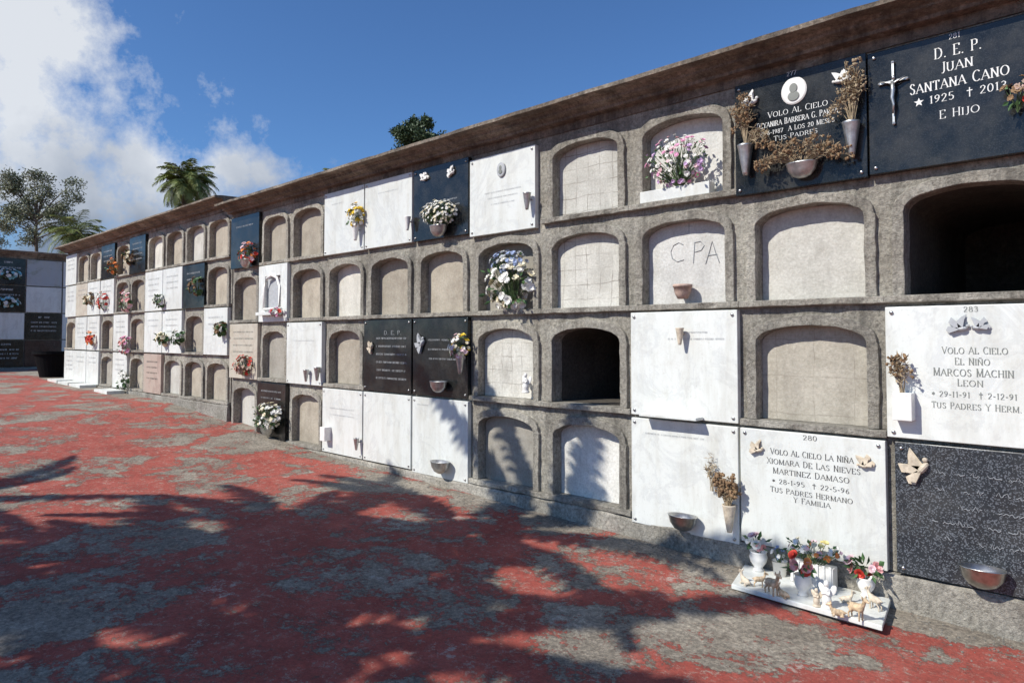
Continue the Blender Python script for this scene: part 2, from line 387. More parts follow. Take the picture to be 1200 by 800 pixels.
def wallblock(name, label, bounds, rows, cells, gfun, top, proj=.25, depth=2.3, far=False):
    xa, xb = min(bounds), max(bounds)
    root = thing(name, label, 'niche wall', (xa, 0, gfun(xa)), far=far)
    face = MB()
    for c in range(len(bounds)-1):
        x0, x1 = sorted((bounds[c], bounds[c+1]))
        for r in range(4):
            k = cells.get((c, r), 'tan')
            if k is None: face.poly([(x0, 0, rows[r+1]), (x1, 0, rows[r+1]), (x1, 0, rows[r]), (x0, 0, rows[r])])
            else: niche(root, x0, x1, rows[r+1], rows[r], k)
    part(face, 'wall_face', 'stone', root)
    zt = rows[0]; H = top-zt
    c = MB(); extr(c, [(0.02, zt), (-.012, zt), (-.014, zt+.36*H), (-.085, zt+.38*H), (-.087, zt+.50*H), (-.10, zt+.52*H), (-.155, zt+.60*H), (-.157, zt+.70*H), (-.175, zt+.74*H), (-.18, zt+.80*H), (-proj-.02, zt+.815*H), (-proj-.021, zt+.975*H), (-proj+.0, zt+H), (-proj+.09, zt+H+.012), (.3, zt+H+.03), (depth, zt+H+.08), (depth, zt)], xa-.03, xb+.03, .12, .0045)
    part(c, 'cornice', 'cornice', root, merge=True)
    b = MB(); zb = min(gfun(xa), gfun(xb))-.3
    b.poly([(xa, 0, zb), (xa, 0, zt), (xa, depth-.02, zt), (xa, depth-.02, zb)]); b.poly([(xb, 0, zb), (xb, depth-.02, zb), (xb, depth-.02, zt), (xb, 0, zt)])
    b.poly([(xa, depth-.02, zb), (xb, depth-.02, zb), (xb, depth-.02, zt), (xa, depth-.02, zt)])
    part(b, 'body', 'plinth', root)
    p = MB(); extr(p, [(0.01, rows[4]-.001), (-.035, rows[4]-.002), (-.05, rows[4]-.02), (-.065, zb), (0.01, zb)], xa, xb, .12, .012)
    part(p, 'plinth', 'plinth', root, merge=True)
    return root
BX = [.60, -.25, -1.10, -1.96, -2.80, -3.66, -4.52, -5.335, -6.16, -6.97, -7.79, -8.54, -9.38]
ROW = [3.16, 2.43, 1.69, .93, .19]
cells = {}
for r in range(4): cells[(0, r)] = 'tan'
def cs(c, *k):
    for r in range(4): cells[(c+1, r)] = k[r]
cs(0, None, 'open', None, None)
cs(1, None, 'pale', 'block', None)
cs(2, 'white_pl', 'white_pl', None, None)
cs(3, 'grid', 'grid', 'open', 'white_pl')
cs(4, None, 'tan2', 'grid', 'tan2')
cs(5, None, 'tan', None, None)
cs(6, None, 'tan', None, None)
cs(7, None, 'pale', 'tan', None)
cs(8, 'tan', 'tan', None, 'tan')
cs(9, 'tan', None, 'tan2', None)
cs(10, None, 'tan', None, 'pale')
wall = wallblock('niche_wall', 'long near burial niche wall of grey stone with arched niches and projecting cornice', BX, ROW, cells, g, 3.335)
LX = [-9.42-.81*i for i in range(11)]
LROW = [3.30, 2.62, 1.93, 1.23, .55]
lc = {}
def ls(c, *k):
    for r in range(4): lc[(c, r)] = k[r]
ls(0, 'tan', 'tan', None, 'tan'); ls(1, 'pale', None, 'tan', 'tan'); ls(2, 'tan', None, None, 'pale'); ls(3, 'pale', None, None, None)
ls(4, None, 'tan', 'tan', 'tan'); ls(5, 'tan', 'tan2', None, None); ls(6, None, None, 'tan', 'tan2'); ls(7, 'pale', None, None, None)
ls(8, 'tan', None, None, None); ls(9, None, None, 'tan', None)
wall2 = wallblock('niche_wall', 'farther and slightly higher section of the stone niche wall, continuing the row to the left', LX, LROW, lc, g, 3.46, .26)
FX = [2.79, 1.93, 1.07, .21, -.65, -1.51, -2.37, -3.23, -4.09, -4.95]
FROW = [3.64, 2.90, 2.17, 1.43, .69]
fc = {}
for c in range(9):
    for r in range(4): fc[(c, r)] = 'tan' if c in (0, 5, 6, 7, 8) else None
wall3 = wallblock('niche_wall', 'distant niche wall standing crosswise at the left end of the yard', FX, FROW, fc, lambda x: .65, 3.84, .22, far=True)
pn = [o for o in bpy.data.objects if o.name.startswith('niche_surround')]
def near_niche(X, z):
    best = None
    for o in pn:
        if o.parent != wall: continue
        bb = [v.co for v in o.data.vertices]; cx = sum(v.x for v in bb)/len(bb)+ORG[o].x; cz = sum(v.z for v in bb)/len(bb)+ORG[o].z
        d = abs(cx-X)+abs(cz-z)
        if best is None or d < best[0]: best = (d, o)
    return best[1]
# ---------------------------------------------------------------- serif lettering
def arcp(cx, cz, rx, rz, a0, a1, n=14): return [(cx+rx*math.cos(R(a0+(a1-a0)*i/n)), cz+rz*math.sin(R(a0+(a1-a0)*i/n))) for i in range(n+1)]
VL = lambda x, a=0, b=1: [(x, a), (x, b)]
SIX = [(.5, .95), (.25, .8), (.08, .4), (.12, .1), (.3, 0), (.5, .1), (.54, .35), (.4, .52), (.15, .42)]
PB = [(.1, 1), (.4, 1), (.57, .9), (.57, .60), (.4, .5), (.1, .5)]
GL = {'A': (.8, [[(0, 0), (.4, 1)], [(.4, 1), (.8, 0)], [(.15, .35), (.65, .35)]]), 'B': (.68, [VL(.1), PB, [(.4, .5), (.62, .4), (.62, .12), (.42, 0), (.1, 0)]]),
 'C': (.78, [arcp(.45, .5, .4, .5, 45, 315)]), 'D': (.8, [VL(.1), [(.1, 1), (.4, 1), (.66, .82), (.74, .5), (.66, .18), (.4, 0), (.1, 0)]]),
 'E': (.65, [VL(.1), [(.1, 1), (.58, 1), (.6, .83)], [(.1, .52), (.46, .52)], [(.1, 0), (.6, 0), (.63, .18)]]), 'F': (.6, [VL(.1), [(.1, 1), (.58, 1), (.6, .83)], [(.1, .52), (.46, .52)]]),
 'G': (.85, [arcp(.45, .5, .4, .5, 45, 320), VL(.75, .1, .42)]), 'H': (.8, [VL(.1), VL(.7), [(.1, .5), (.7, .5)]]), 'I': (.2, [VL(.1)]), 'J': (.4, [[(.3, 1), (.3, .1), (.18, -.08), (.02, -.05)]]),
 'L': (.6, [VL(.1), [(.1, 0), (.55, 0), (.58, .2)]]), 'M': (.95, [VL(.1), [(.1, 1), (.47, .05)], [(.47, .05), (.85, 1)], VL(.85)]), 'N': (.8, [VL(.1), [(.1, 1), (.7, 0)], VL(.7)]),
 'Ñ': (.8, [VL(.1), [(.1, 1), (.7, 0)], VL(.7), [(.2, 1.14), (.33, 1.22), (.47, 1.14), (.6, 1.22)]]), 'O': (.9, [arcp(.45, .5, .4, .5, 0, 360, 20)]), 'P': (.62, [VL(.1), PB]),
 'R': (.74, [VL(.1), PB, [(.33, .5), (.72, 0)]]), 'S': (.6, [[(.53, .82), (.42, .97), (.24, 1), (.1, .86), (.11, .68), (.3, .54), (.5, .42), (.55, .2), (.42, .02), (.22, 0), (.06, .18)]]),
 'T': (.7, [[(.02, .84), (.04, 1), (.66, 1), (.68, .84)], VL(.35)]), 'U': (.78, [[(.1, 1), (.1, .25), (.24, .02), (.5, .02), (.66, .25), (.66, 1)]]), 'V': (.76, [[(0, 1), (.38, 0)], [(.38, 0), (.76, 1)]]),
 'X': (.72, [[(.02, 1), (.7, 0)], [(.04, 0), (.66, 1)]]), 'Y': (.72, [[(0, 1), (.36, .5)], [(.36, .5), (.72, 1)], VL(.36, 0, .5)]), 'Z': (.7, [[(.05, .84), (.06, 1), (.65, 1), (.05, 0), (.66, 0), (.68, .17)]]),
 '0': (.6, [arcp(.3, .5, .26, .5, 0, 360, 18)]), '1': (.4, [VL(.22), [(.06, .84), (.22, 1)]]), '2': (.6, [[(.06, .74), (.14, .94), (.34, 1), (.52, .82), (.45, .55), (.05, 0), (.58, 0)]]),
 '3': (.6, [[(.08, .88), (.28, 1), (.48, .88), (.46, .62), (.24, .53)], [(.24, .53), (.52, .42), (.54, .14), (.3, 0), (.06, .1)]]), '4': (.62, [[(.42, 0), (.42, 1)], [(.42, 1), (.02, .3), (.6, .3)]]),
 '5': (.6, [[(.52, 1), (.14, 1), (.1, .56), (.35, .6), (.55, .42), (.5, .12), (.3, 0), (.06, .1)]]), '6': (.6, [SIX]), '7': (.58, [[(.02, .86), (.04, 1), (.56, 1), (.2, 0)]]),
 '8': (.6, [arcp(.3, .76, .2, .23, 0, 360), arcp(.3, .27, .25, .27, 0, 360)]), '9': (.6, [[(.6-x, 1-z) for x, z in SIX]]), '-': (.36, [[(.03, .42), (.33, .42)]]), '.': (.2, [[(.1, .0), (.1, .09)]]),
 '*': (.5, [[(.25, .25), (.25, .8)], [(.02, .38), (.48, .66)], [(.02, .66), (.48, .38)]]), '†': (.66, [[(.33, -.1), (.33, 1.1)], [(.04, .72), (.62, .72)]])}
def text_mb(mb, s, x0, x1, zc, h, y):
    adv = [(.42 if ch == ' ' else (GL[ch][0] if ch in GL else .9)) for ch in s]; tot = sum(adv)+.17*(len(s)-1); sx = (x1-x0)/tot; x = x0; k = 0; prev = ' '
    for ch, a in zip(s, adv):
        big = 1.16 if prev == ' ' and ch.isalpha() else 1.0
        if ch == '★':
            c = Vector((x+a*sx/2, y, zc)); mb.poly([c+Vector((math.sin(PI*i/5), 0, math.cos(PI*i/5)))*h*(.62 if i % 2 == 0 else .26) for i in range(10)][::-1])
        elif ch in GL:
            for st in GL[ch][1]:
                pts = [Vector((x+px*sx, 0, zc-h/2+pz*h*big)) for px, pz in st]
                for i, (A, B) in enumerate(zip(pts, pts[1:])):
                    d = B-A
                    if d.length < 1e-7: continue
                    steep = abs(d.z)/d.length; up = (d.x*d.z > 1e-9 and len(st) == 2)
                    w = h*(.045+.085*steep**1.5)*(.5 if up else 1)
                    if ch in '†*-': w = h*.12
                    n = Vector((-d.z, 0, d.x)).normalized()*w/2; e = d.normalized()*w*.12; k += 1; yy = Vector((0, y-k % 7*.00006, 0))
                    mb.poly([A-n-e+yy, B-n+e+yy, B+n+e+yy, A+n-e+yy])
                    for E, idx in ((A, 0), (B, 1)):
                        end = (i == 0 and idx == 0) or (i == len(pts)-2 and idx == 1); zz = (E.z-zc+h/2)/(h*big)
                        if end and steep > .85 and ch in 'ABDEFHIKLMNÑPRTUVXYJ1' and (abs(zz) < .03 or abs(zz-1) < .03) and not (ch in 'A' and zz > .5) and not (ch in 'MV' and zz < .5 and len(st) == 2 and abs(d.x) > .02*h):
                            q = h*.16; sg = 1 if zz < .5 else -1; k += 1; yy = Vector((0, y-k % 7*.00006, 0))
                            mb.poly([E+Vector((-q, 0, 0))+yy, E+Vector((q, 0, 0))+yy, E+Vector((q*.6, 0, sg*h*.045))+yy, E+Vector((-q*.6, 0, sg*h*.045))+yy])
        x += (a+.17)*sx; prev = ch
def text_px(mb, s, pl, pr, py, hp, y):
    x0 = W(pl, py, y)[0]; x1 = W(pr, py, y)[0]; _, zc, t_ = W((pl+pr)/2, py, y)
    text_mb(mb, s, x0, x1, zc, hp*t_/FPX, y)
def squig(mb, x0, x1, z, h, y):
    x = x0
    while x < x1:
        w = h*U(.45, .75)
        if rnd() < .15: x += w; continue
        k = random.choice((0, 1, 2)); t_ = h*.10
        def seg(a, b):
            d = Vector((b[0]-a[0], 0, b[1]-a[1])); n = Vector((-d.z, 0, d.x)).normalized()*t_/2
            A = Vector((x+a[0]*w, y, z+a[1]*h)); B = Vector((x+b[0]*w, y, z+b[1]*h)); mb.poly([A-n, B-n, B+n, A+n])
        seg((.1, -.5), (.15, .5))
        if k == 0: seg((.1, .45), (.7, .3)); seg((.7, .3), (.2, 0))
        elif k == 1: seg((.15, .4), (.7, -.5)); seg((.7, -.5), (.72, .5))
        else: seg((.1, -.45), (.7, -.4)); seg((.12, .45), (.7, .4)); seg((.12, 0), (.55, 0))
        x += w
def script(mb, x0, x1, z, h, y):
    x = x0; pts = []
    while x < x1:
        if rnd() < .12 or len(pts) > 40:
            if len(pts) > 3: mb.tube(pts, h*.06, 4)
            pts = []; x += h*.5; continue
        a = len(pts); pts.append(Vector((x+U(-.1, .1)*h, y, z+(h*.5 if a % 4 == 1 and rnd() < .5 else h*.15*math.sin(a*2.1)+U(-.15, .15)*h)))); x += h*.2
    if len(pts) > 3: mb.tube(pts, h*.06, 4)
def dove(mb, c, s, flip=1, rotz=0):
    c = Vector(c); ca, sa = math.cos(rotz), math.sin(rotz)
    def q(x, y, z): x *= flip; return c+Vector((x*ca-z*sa, y, x*sa+z*ca))*s
    mb.blob(c+Vector((0, -.012, 0)), (.34*s, .012+.1*s, .16*s), 10, 6, Matrix.Rotation(-rotz if flip > 0 else rotz, 3, 'Y'))
    mb.blob(q(.36, 0, .16)+Vector((0, -.012, 0)), (.12*s, .1*s, .11*s), 8, 5)
    for y0, k in ((-.004, 1), (-.02, .85)):
        for P_ in ([(.1, .05), (.35, .95), (.05, .8), (-.25, .55), (-.2, .05)], [(-.25, .1), (-.8, .25), (-.95, -.02), (-.8, -.25), (-.25, -.1)], [(.15, 0), (-.55, .85), (-.75, .5), (-.55, .2), (-.25, 0)]):
            mb.poly([q(x*k, 0, z*k)+Vector((0, y0-.006, 0)) for x, z in P_]); mb.poly([q(x*k, 0, z*k)+Vector((0, y0+.004, 0)) for x, z in P_][::-1])
PF = -.05
def plaque(rect, mat, label, far=False, lines=(), lmat='ltr_g', doves=(), dmat='bronze', studs=True, squigs=(), cross=None, cat='grave plaque', group=None, vases=(), name='grave_plaque', scr=()):
    x0, x1, z0, z1 = rect; xc = (x0+x1)/2; org = (xc, PF, z0)
    t_ = thing(name, label, cat, org, group, far)
    k = U(-.006, .004)
    b = MB().box((x0+U(0, .006), PF+k, z0+U(0, .006)), (x1-U(0, .006), -.002, z1-U(0, .006))); part(b, 'slab', mat, t_, bevel=.004)
    y = PF+k-.0025
    if lines or squigs or scr:
        m = MB()
        for L in lines: text_px(m, *L, y)
        for (a, b_, z, h) in squigs: squig(m, x0+(x1-x0)*a, x0+(x1-x0)*b_, z0+(z1-z0)*z, h, y)
        for (a, b_, z, h) in scr: script(m, x0+(x1-x0)*a, x0+(x1-x0)*b_, z0+(z1-z0)*z, h, y)
        part(m, 'lettering', lmat, t_)
    for (px, py, sz, fl, rz) in doves:
        m = MB(); X, z, tt = W(px, py, PF); dove(m, (X, y, z), sz*tt/FPX, fl, rz); part(m, 'dove_ornament', dmat, t_, smooth=False)
    if studs:
        for sx in (x0+.035, x1-.035):
            for sz in (z0+.035, z1-.035):
                m = MB(); m.disc((sx, PF+k, sz), .011, .011, .008, 10); part(m, 'corner_stud', 'chrome', t_, smooth=True)
    if cross:
        px, py, hp = cross; X, z, tt = W(px, py, PF); h_ = hp*tt/FPX
        m = MB(); m.box((X-.0055, y-.016, z-h_/2), (X+.0055, y-.004, z+h_/2)); m.box((X-h_*.20, y-.018, z+h_*.17), (X+h_*.20, y-.006, z+h_*.17+.011))
        for ax, az in ((0, h_/2), (0, -h_/2), (-h_*.20, h_*.17+.006), (h_*.20, h_*.17+.006)): m.blob((X+ax, y-.012, z+az), (.010, .008, .010), 8, 5)
        cr = part(m, 'crucifix', 'silver', t_)
        m = MB(); yy = y-.028; zs = z+h_*.17
        m.tube([(X-h_*.18, yy, zs+.016), (X-h_*.08, yy, zs+.0), (X, yy, zs-.012), (X+h_*.08, yy, zs+.0), (X+h_*.18, yy, zs+.016)], [.003, .005, .007, .005, .003])
        m.tube([(X, yy, zs), (X+.003, yy-.004, zs-.05), (X-.003, yy, zs-.09), (X+.006, yy-.006, zs-.13), (X, yy, zs-.18)], [.011, .012, .010, .007, .004], 8)
        m.blob((X+.006, yy-.004, zs+.02), (.010, .010, .013), 8, 6); part(m, 'christ_figure', 'silver', cr, smooth=True)
    for v in vases: wallvase(t_, *v)
    return t_
def wallvase(t_, kind, px, py, hp, mat='silver', xz=None):
    X, z, tt = W(px, py, PF-.05); h_ = hp*tt/FPX
    m = MB(); y = PF-.055
    if kind == 'cone':
        r = h_*.24; m.lathe((X, y, z-h_/2), [(r*.35, 0), (r*.45, h_*.1), (r*.75, h_*.55), (r, h_*.95), (r*1.08, h_), (r*.9, h_), (r*.85, h_*.9), (.001, h_*.7)], 16)
        m.tube([(X, y+r*.6, z+h_*.15), (X, PF-.001, z+h_*.15)], .008)
        nm = 'vase'
    elif kind == 'box':
        w = h_*.32; m.box((X-w, y-w*.7, z-h_/2), (X+w, PF-.001, z+h_/2)); nm = 'vase'
    else:
        r = h_*1.0; m2 = [(r*.25, 0), (r*.6, h_*.15), (r*.88, h_*.5), (r, h_*.95), (r*1.05, h_), (r*.95, h_), (r*.8, h_*.55), (.001, h_*.3)]
        m.lathe((X, PF-r*.62, z-h_/2), m2, 20, .6); nm = 'bowl'
    part(m, nm, mat, t_, smooth=(kind != 'box'), bevel=.004 if kind == 'box' else 0)
def cell(c, r, B=BX, Rw=ROW, off=1, i=.008):
    x0, x1 = sorted((B[c+off], B[c+off+1])); return (x0+i, x1-i, Rw[r+1]+i, Rw[r]-i)
rc = cell(0, 0); rc = (rc[0]-.07, rc[1], rc[2]-.01, rc[3]-.02)
plaque(rc, 'black', 'black granite plaque number 281 with silver crucifix and large white lettering, top right corner', lines=[
    ('281', 1112, 1125, 42, 6), ('D. E. P.', 1095, 1150, 58, 11), ('JUAN', 1103, 1140, 76, 10.5), ('SANTANA CANO', 1066, 1183, 94, 11),
    ('★ 1925  † 2013', 1072, 1180, 110, 9), ('E HIJO', 1101, 1148, 131, 8.5)], lmat='ltr_w', cross=(1048, 110, 72))
rc = cell(1, 0); rc = (rc[0]-.02, rc[1]-.06, rc[2]-.02, rc[3]+.0)
pl277 = plaque(rc, 'black', 'black plaque number 277 with round portrait medallion, white doves and wall vases', lines=[
    ('277', 922, 933, 86, 5), ('VOLO AL CIELO', 900, 970, 128, 6), ('DEYANIRA BARRERA G. PARRA', 887, 982, 139, 6), ('22-6-1987  A LOS 20 MESES', 890, 978, 149, 5), ('TUS PADRES', 907, 958, 158, 5)],
    lmat='ltr_w', doves=[(884, 121, 16, 1, .4), (984, 97, 15, -1, .2)], dmat='ceramic',
    vases=[('cone', 874, 188, 36), ('cone', 998, 163, 40), ('bowl', 940, 200, 18)])
X, z, tt = W(931, 107, PF); m = MB(); m.disc((X, PF-.003, z), .078, .085, .012, dome=.1); md = part(m, 'portrait_medallion', 'ceramic', pl277, smooth=False)
m = MB(); m.disc((X, PF-.018, z-.035), .035, .03, .003, dome=.1); m.disc((X, PF-.019, z+.015), .024, .03, .003, dome=.1); part(m, 'portrait', 'ltr_g', md)
rc = cell(0, 2); rc = (rc[0]-.005, rc[1], rc[2], rc[3]-.01)
plaque(rc, 'marble', 'white marble plaque number 283 with grey dove and green grey lettering, at right edge', lines=[
    ('283', 1129, 1146, 362, 6), ('VOLO AL CIELO', 1104, 1181, 411, 7), ('EL NIÑO', 1119, 1160, 424, 7), ('MARCOS MACHIN', 1094, 1188, 437, 8), ('LEON', 1122, 1152, 449, 7),
    ('* 29-11-91  † 2-12-91', 1092, 1192, 463, 6.5), ('TUS PADRES Y HERM.', 1092, 1197, 477, 6.5)], lmat='ltr_g',
    doves=[(1128, 385, 17, 1, .1), (1146, 384, 14, -1, .1)], dmat='ltr_s', vases=[('box', 1059, 476, 32, 'ceramic')])
rc = cell(0, 3); rc = (rc[0]+.03, rc[1], rc[2]-.0, rc[3])
plaque(rc, 'speck', 'dark speckled granite plaque with cream angel and faint script, lowest row at right edge', lmat='ltr_f',
    scr=[(.25-.03*(i % 2), .95, .80-.12*i, .040) for i in range(5)], doves=[(1082, 548, 26, 1, .9)], dmat='bronze', vases=[('bowl', 1152, 676, 24, 'chrome')])
rc = cell(1, 3); rc = (rc[0]-.01, rc[1]+.0, rc[2]-.01, rc[3])
plaque(rc, 'marble', 'white marble plaque number 280 with dark lettering above the ledge of flowers and figurines', lines=[
    ('280', 941, 957, 513, 5.5), ('VOLO AL CIELO LA NIÑA', 903, 1000, 534, 6), ('XIOMARA DE LAS NIEVES', 899, 1008, 546, 6), ('MARTINEZ DAMASO', 906, 995, 557, 6),
    ('* 28-1-95  † 22-5-96', 905, 995, 569, 5.5), ('TUS PADRES HERMANO', 903, 999, 580, 5.5), ('Y FAMILIA', 930, 973, 589, 5.5)], lmat='ltr_d',
    doves=[(890, 527, 13, 1, .2), (1012, 545, 14, -1, .3)], dmat='bronze')
rc = cell(2, 2)
plaque(rc, 'marble', 'white marble plaque in third row right of the open chamber, with small vase and ledge', squigs=[(.52, .74, .80, .012), (.38, .88, .74, .012)],
    lmat='ltr_s', vases=[('cone', 797, 394, 20, 'bronze')])
sh = thing('marble_ledge', 'small white marble ledge below the plaque right of the open chamber', 'ledge', (-2.4, -.05, .93))
x0 = W(763, 487)[0]; x1 = W(829, 492)[0]; part(MB().box((x0, -.16, .945), (x1, -.058, .965)), 'ledge_board', 'marble', sh, bevel=.003)
rc = cell(2, 3); rc = (rc[0], rc[1], rc[2]-.04, rc[3])
plaque(rc, 'marble', 'blank white marble plaque in bottom row with dried bunch and metal bowl', squigs=[(.15, .7, .86, .012)], lmat='ltr_s',
    vases=[('bowl', 801, 612, 18, 'chrome'), ('cone', 855, 607, 32, 'bronze')])
rc = cell(4, 0); rc = (rc[0], rc[1]-.05, rc[2]-.03, rc[3]-.04)
pl = plaque(rc, 'marble', 'white marble plaque in top row with grey portrait medallion and silver vase', squigs=[(.25, .8, .52, .012), (.3, .75, .45, .012), (.35, .7, .37, .012)], lmat='ltr_s', vases=[('cone', 618, 236, 20)])
X, z, tt = W(588, 199, PF); m = MB(); m.disc((X, PF-.006, z), .05, .065, .01); md = part(m, 'portrait_medallion', 'ltr_s', pl)
m = MB(); m.disc((X, PF-.019, z-.02), .022, .02, .003, dome=.1); m.disc((X, PF-.019, z+.015), .015, .02, .003, dome=.1); part(m, 'portrait', 'ltr_g', md)
rc = cell(5, 0)
plaque(rc, 'black', 'black plaque in top row with two white doves behind a bunch of white flowers', squigs=[(.25, .8, .50, .014), (.2, .85, .42, .014)], lmat='ltr_s', doves=[(497, 211, 10, -1, .3), (531, 203, 10, 1, .3)], dmat='ceramic', vases=[('bowl', 515, 271, 13)])
rc = cell(6, 0); plaque(rc, 'marble', 'blank white marble plaque in top row directly left of the black one with doves', squigs=[(.3, .7, .8, .01)], lmat='ltr_s', vases=[('cone', 478, 262, 16, 'ceramic')])
rc = cell(7, 0); plaque(rc, 'marble', 'white marble plaque in top row holding yellow flowers', squigs=[(.2, .5, .8, .01)], lmat='ltr_s', vases=[('cone', 417, 272, 20, 'ceramic')])
rc = cell(5, 2); plaque(rc, 'black', 'black plaque in third row with pale angel and flowers at its upper right', squigs=[(.3, .8, .72-.12*i, .016) for i in range(3)], lmat='ltr_s', doves=[(496, 402, 15, 1, 1.0)], dmat='ltr_s', vases=[('bowl', 515, 453, 13), ('cone', 540, 425, 26)])
rc = cell(6, 2); plaque(rc, 'black', 'black plaque in third row fully lettered with cream cherub at its left edge', lines=[('D. E. P.', 450, 470, 390, 4)], squigs=[(.28, .9, .74-.11*i, .02) for i in range(6)], lmat='ltr_s', doves=[(437, 406, 10, 1, 1.2)], dmat='bronze')
rc = cell(5, 3); rc = (rc[0], rc[1], rc[2]-.02, rc[3]); plaque(rc, 'marble', 'white marble plaque in bottom row with round metal bowl, below the black angel plaque', squigs=[(.1, .3, .9, .012)], lmat='ltr_s', vases=[('bowl', 517, 547, 14)])
rc = cell(6, 3); plaque(rc, 'marble', 'blank white marble plaque in bottom row below the fully lettered black plaque')
rc = cell(7, 3); plaque(rc, 'marble', 'white marble plaque in bottom row left of the blank one with small white holder', squigs=[(.2, .8, .7, .012), (.2, .8, .6, .012)], lmat='ltr_s', vases=[('cone', 418, 520, 14), ('box', 381, 508, 16, 'ceramic')])
rc = cell(8, 2); plaque(rc, 'marble', 'white marble plaque in third row with two small vases at its bottom corner', vases=[('cone', 359, 440, 14), ('cone', 372, 438, 16)], squigs=[(.2, .8, .7, .01)], lmat='ltr_s')
rc = cell(9, 3); plaque(rc, 'black', 'black plaque in bottom row behind a bunch of creamy white flowers', squigs=[(.15, .85, .85-.12*i, .02) for i in range(5)], lmat='ltr_s', studs=False, vases=[('bowl', 316, 504, 12)])
rc = cell(10, 0); plaque(rc, 'black', 'small black plaque in top row near the wall joint with orange and red flowers', squigs=[(.2, .8, .8, .02)], lmat='ltr_s', vases=[('bowl', 290, 309, 10)], studs=False)
rc = cell(10, 2); plaque(rc, 'marble_b', 'beige marble plaque near the wall joint with brown red flowers in a bowl', squigs=[(.15, .85, .85-.12*i, .02) for i in range(4)], lmat='ltr_g', studs=False, vases=[('bowl', 284, 434, 9, 'terra')])
rc = cell(9, 1); t_ = thing('shrine_plaque', 'white plaster shrine with arched glass recess between two arched niches', 'wall shrine', ((rc[0]+rc[1])/2, -.05, rc[2]))
m = MB(); x0, x1, z0, z1 = rc; cx = (x0+x1)/2; cz = (z0+z1)/2
m.box((x0, -.05, z0), (cx-.2, -.002, z1)); m.box((cx+.2, -.05, z0), (x1, -.002, z1)); m.box((cx-.2, -.05, z0), (cx+.2, -.002, cz-.2)); m.box((cx-.2, -.05, cz+.22), (cx+.2, -.002, z1))
part(m, 'slab', 'marble', t_, bevel=.004); part(MB().box((cx-.2, -.014, cz-.2), (cx+.2, -.006, cz+.22)), 'pane', 'ltr_s', t_)
m = MB(); m.tube([(cx-.2, -.06, cz-.2), (cx-.2, -.06, cz+.08), (cx-.13, -.06, cz+.19), (cx, -.06, cz+.23), (cx+.13, -.06, cz+.19), (cx+.2, -.06, cz+.08), (cx+.2, -.06, cz-.2), (cx-.2, -.06, cz-.2)], .018, 8); part(m, 'arch_frame', 'ceramic', t_, smooth=True)
part(MB().box((x0+.1, -.14, z0+.08), (x1-.1, -.052, z0+.12)), 'sill', 'marble', t_, bevel=.003)
def lcell(c, r): return cell(c, r, LX, LROW, 0, .01)
for c, r, mt, lb in (
    (0, 2, 'marble', 'white marble plaque nearest the wall joint in third row of the farther wall section'),
    (1, 1, 'black', 'black plaque in second row of the farther wall section, beside two white ones'),
    (2, 1, 'marble', 'white plaque in second row immediately left of the black one in the farther section'),
    (3, 1, 'marble', 'white plaque in second row with green sprig, second left of the black one'),
    (2, 2, 'marble', 'white plaque in third row with green sprig, below the white pair, right one'),
    (3, 2, 'marble', 'white plaque in third row below the white pair, left one'),
    (3, 3, 'marble_p', 'pinkish stone plaque in bottom row of the farther wall section'),
    (4, 0, 'black', 'black plaque in top row of the farther wall section, fifth column from the joint'),
    (5, 2, 'marble', 'white plaque with pink flowers in third row of the farther wall section'),
    (5, 3, 'marble', 'white plaque in bottom row below the plaque with pink flowers'),
    (6, 0, 'black', 'farthest black plaque in top row of the long wall'),
    (6, 1, 'marble', 'white plaque directly under the farthest black plaque of the top row'),
    (7, 1, 'marble', 'white plaque in second row, third column from the far end of the wall'),
    (7, 2, 'marble', 'white plaque in third row, third column from the far end of the wall'),
    (7, 3, 'marble', 'white plaque in bottom row, third column from the far end of the wall'),
    (8, 1, 'marble_b', 'beige plaque in second row, second column from the far end of the wall'),
    (8, 2, 'marble', 'white plaque in third row, second column from the far end of the wall'),
    (8, 3, 'marble', 'white plaque in bottom row, second column from the far end of the wall'),
    (9, 0, 'marble', 'white plaque in top row of the last column at the far end'),
    (9, 1, 'marble', 'white plaque in second row of the last column at the far end'),
    (9, 3, 'marble', 'white plaque in bottom row of the last column at the far end')):
    plaque(lcell(c, r), mt, lb, squigs=[(.2, .8, .8-.14*i, .025) for i in range(random.choice((2, 3, 4)))], lmat='ltr_s' if mt != 'marble_p' else 'ltr_d', studs=False)
def fcell(c, r): return cell(c, r, FX, FROW, 0, .012)
fl = [(1, 0, 'marble', 'white plaque in top row of the crosswise wall beside the long wall'), (1, 1, 'marble', 'white plaque in second row of the crosswise wall beside the long wall'),
      (1, 2, 'marble', 'white plaque in third row of the crosswise wall beside the long wall'), (1, 3, 'marble', 'white plaque in bottom row of the crosswise wall beside the long wall'),
      (2, 0, 'marble_v', 'grey landscape toned plaque in top row of the crosswise wall'), (2, 1, 'marble', 'plain white plaque in second row of the crosswise wall below the landscape toned one'),
      (2, 2, 'black', 'black plaque with white lettering in third row of the crosswise wall'), (2, 3, 'redgr', 'dark brownish granite plaque in bottom row of the crosswise wall'),
      (3, 0, 'black', 'black plaque in top row of the crosswise wall with pale blue flowers'), (3, 1, 'black', 'black plaque in second row of the crosswise wall with pale blue flowers'),
      (3, 2, 'marble', 'white plaque in third row of the crosswise wall at the left edge'), (3, 3, 'black', 'black plaque in bottom row of the crosswise wall at the left edge')]
for c, r, mt, lb in fl:
    plaque(fcell(c, r), mt, lb, far=True, squigs=[(.35, .65, .85, .05)]+[(.15, .85, .65-.16*i, .04) for i in range(3)] if mt == 'black' else [], lmat='ltr_w' if mt == 'black' else 'ltr_g', studs=False)
